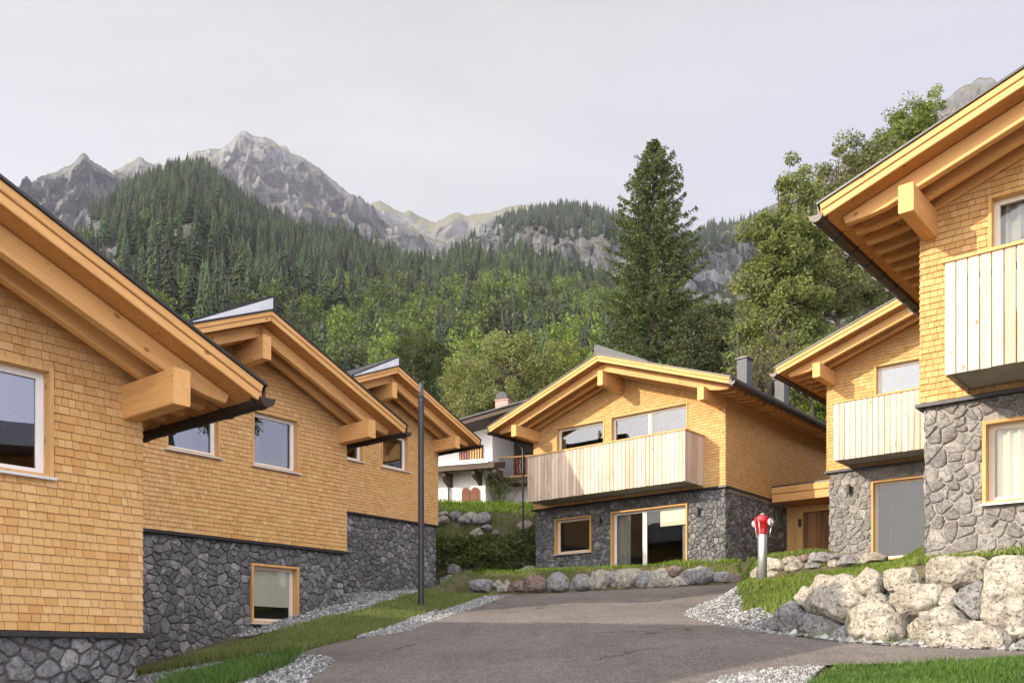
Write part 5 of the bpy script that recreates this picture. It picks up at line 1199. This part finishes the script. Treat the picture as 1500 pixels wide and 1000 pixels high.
# ------------------------------------------------------------ the forest on the hills
def conifer_mesh(h, rad, tiers, seed, name):
    r = random.Random(seed); V = []; Fs = []; t = []
    for i in range(tiers):
        f = i / (tiers - 1); z = h * (.10 + .88 * f); R_ = rad * (1 - f) ** .85 * r.uniform(.85, 1.15) + .12; nb = max(5, int(11 * (1 - f * .55))); a0 = r.uniform(0, 6.28)
        for k_ in range(nb):
            a_ = a0 + 6.283 * k_ / nb + r.uniform(-.2, .2); L_ = R_ * r.uniform(.65, 1.25); dr = h * .042 * r.uniform(.5, 1.7); wd = L_ * r.uniform(.24, .40); c, s_ = math.cos(a_), math.sin(a_); up = h * .06
            b_ = len(V); V += [(0, 0, z + up), (c * L_ * .55 - s_ * wd, s_ * L_ * .55 + c * wd, z - dr * .35), (c * L_, s_ * L_, z - dr), (c * L_ * .55 + s_ * wd, s_ * L_ * .55 - c * wd, z - dr * .35), (c * L_ * .6, s_ * L_ * .6, z + up * .42)]
            Fs += [(b_, b_ + 1, b_ + 4), (b_ + 1, b_ + 2, b_ + 4), (b_ + 4, b_ + 2, b_ + 3), (b_, b_ + 4, b_ + 3)]; t += [min(1, max(0, r.gauss(.42, .2)))] * 4
    b_ = len(V); V += [(.12, 0, h * .9), (-.1, .1, h * .9), (0, -.12, h * .9), (0, 0, h * 1.02)]; Fs += [(b_, b_ + 1, b_ + 3), (b_ + 1, b_ + 2, b_ + 3), (b_ + 2, b_, b_ + 3)]; t += [.4] * 3
    b_ = len(V); V += [(.2, 0, -1), (-.1, .17, -1), (-.1, -.17, -1), (0, 0, h * .35)]; Fs += [(b_, b_ + 1, b_ + 3), (b_ + 1, b_ + 2, b_ + 3), (b_ + 2, b_, b_ + 3)]; t += [0] * 3
    return raw_mesh(name, np.array(V), np.array(Fs), 'hill_conifer', t)
def broadleaf_mesh(h, rad, seed, name):
    r = random.Random(seed); C = []; Rr = []
    for _ in range(16):
        d_ = Vector((r.gauss(0, 1), r.gauss(0, 1), r.gauss(0, .9))).normalized() * r.uniform(.3, 1); C.append((d_.x * rad * .72, d_.y * rad * .72, h * .58 + d_.z * h * .36)); Rr.append(rad * r.uniform(.3, .5))
    V, Fs, t = leaf_cloud(C, Rr, [46] * 16, rad * .085, .62, .7)
    return raw_mesh(name, V, Fs, 'hill_broadleaf', t)
PROTO = [conifer_mesh(23, 3.9, 15, 1, 'conifer'), conifer_mesh(20, 3.2, 14, 2, 'conifer'), conifer_mesh(25, 4.3, 17, 3, 'conifer'), broadleaf_mesh(14, 5.2, 4, 'broadleaf'), broadleaf_mesh(12, 5.0, 5, 'broadleaf'), broadleaf_mesh(16, 5.6, 6, 'broadleaf')]
def hill_pt(u, s):
    dx = (u - 750) / F; Y1 = interp(YC1, u); Y = HB + (Y1 - HB) * s; zb = (HV - HBV) / F * HB; zc = (HV - interp(L1, u)) / F * Y1
    freq = .012; z = zb + (zc - zb) * s; fade = min(1, (1 - s) * 5) * min(1, s * 6)
    p = Vector((dx * Y * freq, Y * freq * .8, z * freq * 1.2 + 7)); g = mnoise.ridged_multi_fractal(p, .9, 2.1, 7, 1.0, 2.0) - 1.0; h = mnoise.fractal(p * 2.7, .8, 2.2, 5)
    Yd = Y + 26 * (g * .8 + h * .5) * fade; z2 = z - 26 * .26 * abs(g - .3) * fade * (1 if s > .1 else 0)
    return dx * Yd, Yd, z2
fr = random.Random(77); pts = []
for _ in range(12500):
    u = fr.uniform(60, 1420); Y1 = interp(YC1, u); Y = math.sqrt(fr.uniform(230 ** 2, Y1 ** 2)); s = (Y - HB) / (Y1 - HB)
    x, y, z = hill_pt(u, s); v = HV - F * z / y
    if v > 640: continue
    line = interp([(60, 520), (300, 505), (450, 455), (560, 425), (650, 405), (760, 400), (900, 420), (1400, 430)], u)
    pc = .95 if v < line - 12 else (.12 if v > line + 45 else .5)
    pc = min(.97, max(.05, pc + .16 * mnoise.noise(Vector((x * .012, y * .012, 9)))))
    con = fr.random() < pc
    rk = mnoise.noise(Vector((x * .014, y * .014 + 4, z * .01)))
    if u < 340 and v > 318 and rk > .10 - .16 * (abs(u - 180) < 70) and fr.random() < .95: continue       # bare rock shows on the left flank
    if any(abs(u - cu) < cr * 1.15 and -cr * .75 < v - cv < cr * .75 + 24 and (u - cu) ** 2 + (v - cv - 8) ** 2 < (cr * 1.5 + 6 * rk) ** 2 for cu, cv, cr in ((132, 352, 16), (152, 388, 20), (205, 398, 15), (268, 352, 15), (272, 412, 14), (182, 352, 9), (235, 382, 9), (300, 372, 9))) and fr.random() < .93: continue      # cliffs breaking through the wood
    if rk > .42 and fr.random() < .8: continue
    sc = fr.uniform(.7, 1.35) * (1.0 if con else fr.uniform(.7, 1.15) * (1.2 if v > 450 else 1)) * (.72 if u < 330 and v > 340 and rk > 0 else 1)
    pts.append((x, y, z - .6, 0 if con else 1, fr.randrange(3), sc, fr.uniform(0, 6.28), (22 if con else 12) * sc / y))
pts.sort(key=lambda q: -q[7])
cnt = [0, 0]; rest = []
GF = ('conifers on the wooded hill', 'broadleaf trees on the wooded hill'); LF = ('dark conifer standing in the wooded hillside behind the houses', 'round broadleaf tree in the wooded hillside behind the houses')
for q in pts:
    kd = q[3]
    if cnt[kd] < 280:
        cnt[kd] += 1; o = link(('conifer', 'broadleaf_tree')[kd], PROTO[kd * 3 + q[4]], None, q[:3], (0, 0, q[6])); o.scale = (q[5], q[5], q[5] * fr.uniform(.9, 1.15)); tag(o, LF[kd], 'tree', GF[kd])
    else: rest.append(q)
def forest(name, P_, label):
    """one object: the trees of a far wood, set out by geometry nodes on a cloud of points"""
    me = bpy.data.meshes.new(name); me.vertices.add(len(P_)); me.vertices.foreach_set('co', np.array([p[:3] for p in P_], np.float32).ravel())
    for nm, ix, ty in (('kind', 3, 'INT'), ('size', 5, 'FLOAT'), ('turn', 6, 'FLOAT')):
        at_ = me.attributes.new(nm, ty, 'POINT'); at_.data.foreach_set('value', [(p[3] * 3 + p[4]) if nm == 'kind' else p[ix] for p in P_])
    o = link(name, me); ng = bpy.data.node_groups.new(name, 'GeometryNodeTree')
    ng.interface.new_socket('Geometry', in_out='INPUT', socket_type='NodeSocketGeometry'); ng.interface.new_socket('Geometry', in_out='OUTPUT', socket_type='NodeSocketGeometry')
    N = ng.nodes; Lk = ng.links; gi = N.new('NodeGroupInput'); go = N.new('NodeGroupOutput'); jn = N.new('GeometryNodeJoinGeometry')
    def attr(nm, ty): a_ = N.new('GeometryNodeInputNamedAttribute'); a_.data_type = ty; a_.inputs[0].default_value = nm; return a_.outputs[0]
    rot = N.new('ShaderNodeCombineXYZ'); Lk.new(attr('turn', 'FLOAT'), rot.inputs[2])
    for k_ in range(6):
        src = next(ob for ob in COL.objects if ob.data == PROTO[k_])
        oi = N.new('GeometryNodeObjectInfo'); oi.inputs[0].default_value = src; oi.transform_space = 'ORIGINAL'; oi.inputs['As Instance'].default_value = True
        ip = N.new('GeometryNodeInstanceOnPoints'); cmp_ = N.new('FunctionNodeCompare'); cmp_.data_type = 'INT'; cmp_.operation = 'EQUAL'
        ints = [s_ for s_ in cmp_.inputs if s_.type == 'INT']; Lk.new(attr('kind', 'INT'), ints[0]); ints[1].default_value = k_
        Lk.new(gi.outputs[0], ip.inputs['Points']); Lk.new(cmp_.outputs[0], ip.inputs['Selection']); Lk.new(oi.outputs['Geometry'], ip.inputs['Instance'])
        Lk.new(rot.outputs[0], ip.inputs['Rotation']); Lk.new(attr('size', 'FLOAT'), ip.inputs['Scale']); Lk.new(ip.outputs[0], jn.inputs[0])
    Lk.new(jn.outputs[0], go.inputs[0]); md = o.modifiers.new('trees', 'NODES'); md.node_group = ng
    return stuff(o, label, 'forest')
forest('forest', rest, 'dense mixed forest covering the hill in the middle distance')
far = []
def ridge_pt(u, s):
    dx = (u - 750) / F; Y = 950 + (2100 - 950) * s; zb = (HV - 500) / F * 950; zc = (HV - interp(L2, u)) / F * 2100; freq = .006
    z = zb + (zc - zb) * s ** .85; fade = min(1, (1 - s) * 5) * min(1, s * 6); p = Vector((dx * Y * freq, Y * freq * .8, z * freq * 1.2 + 14))
    g = mnoise.ridged_multi_fractal(p, .9, 2.1, 7, 1.0, 2.0) - 1.0; h = mnoise.fractal(p * 2.7, .8, 2.2, 5); Yd = Y + 85 * (g * .8 + h * .5) * fade
    return dx * Yd, Yd, z - 85 * .26 * abs(g - .3) * fade * (1 if s > .1 else 0)
for _ in range(5200):
    u = fr.uniform(580, 1320); s = math.sqrt(fr.uniform(.06, 1)); x, y, z = ridge_pt(u, s); v = HV - F * z / y
    top_ = interp(L2, u); dens = 0.0
    if 738 < u < 915: dens = 1.0 if v < top_ + 42 + 10 * mnoise.noise(Vector((u * .03, 1, 1))) else .05
    elif u >= 915: dens = .75 if v < top_ + 70 and not (1030 < u < 1110 and v < top_ + 12) else .3
    else: dens = .35 if mnoise.noise(Vector((u * .03, v * .02, 3))) > .12 else .02
    if fr.random() > dens: continue
    far.append((x, y, z - 1, 0, fr.randrange(3), fr.uniform(.65, 1.25), fr.uniform(0, 6.28)))
for u in (728, 733, 1058, 1090, 1046, 1040):
    x, y, z = ridge_pt(u, .985); far.append((x, y, z - 1, 0, 0, fr.uniform(.9, 1.25), 1.0))
forest('far_forest', far, 'far conifer wood along the high ridge beside the tall spruce')

# ------------------------------------------------------------ the hazy air of the valley
hz_box = MB().box(-2600, 2600, -160, 6450, -40, 2350).build('haze', 'dark_metal')
m, n = newmat('valley_air'); vol = n.n('ShaderNodeVolumePrincipled', {'Color': (.86, .88, 1.0, 1), 'Density': HAZE, 'Anisotropy': .1})
n.t.links.new(vol.outputs[0], n.n('ShaderNodeOutputMaterial').inputs['Volume'])
hz_box.data.materials.clear(); hz_box.data.materials.append(m); stuff(hz_box, 'pale haze in the valley air', 'haze')
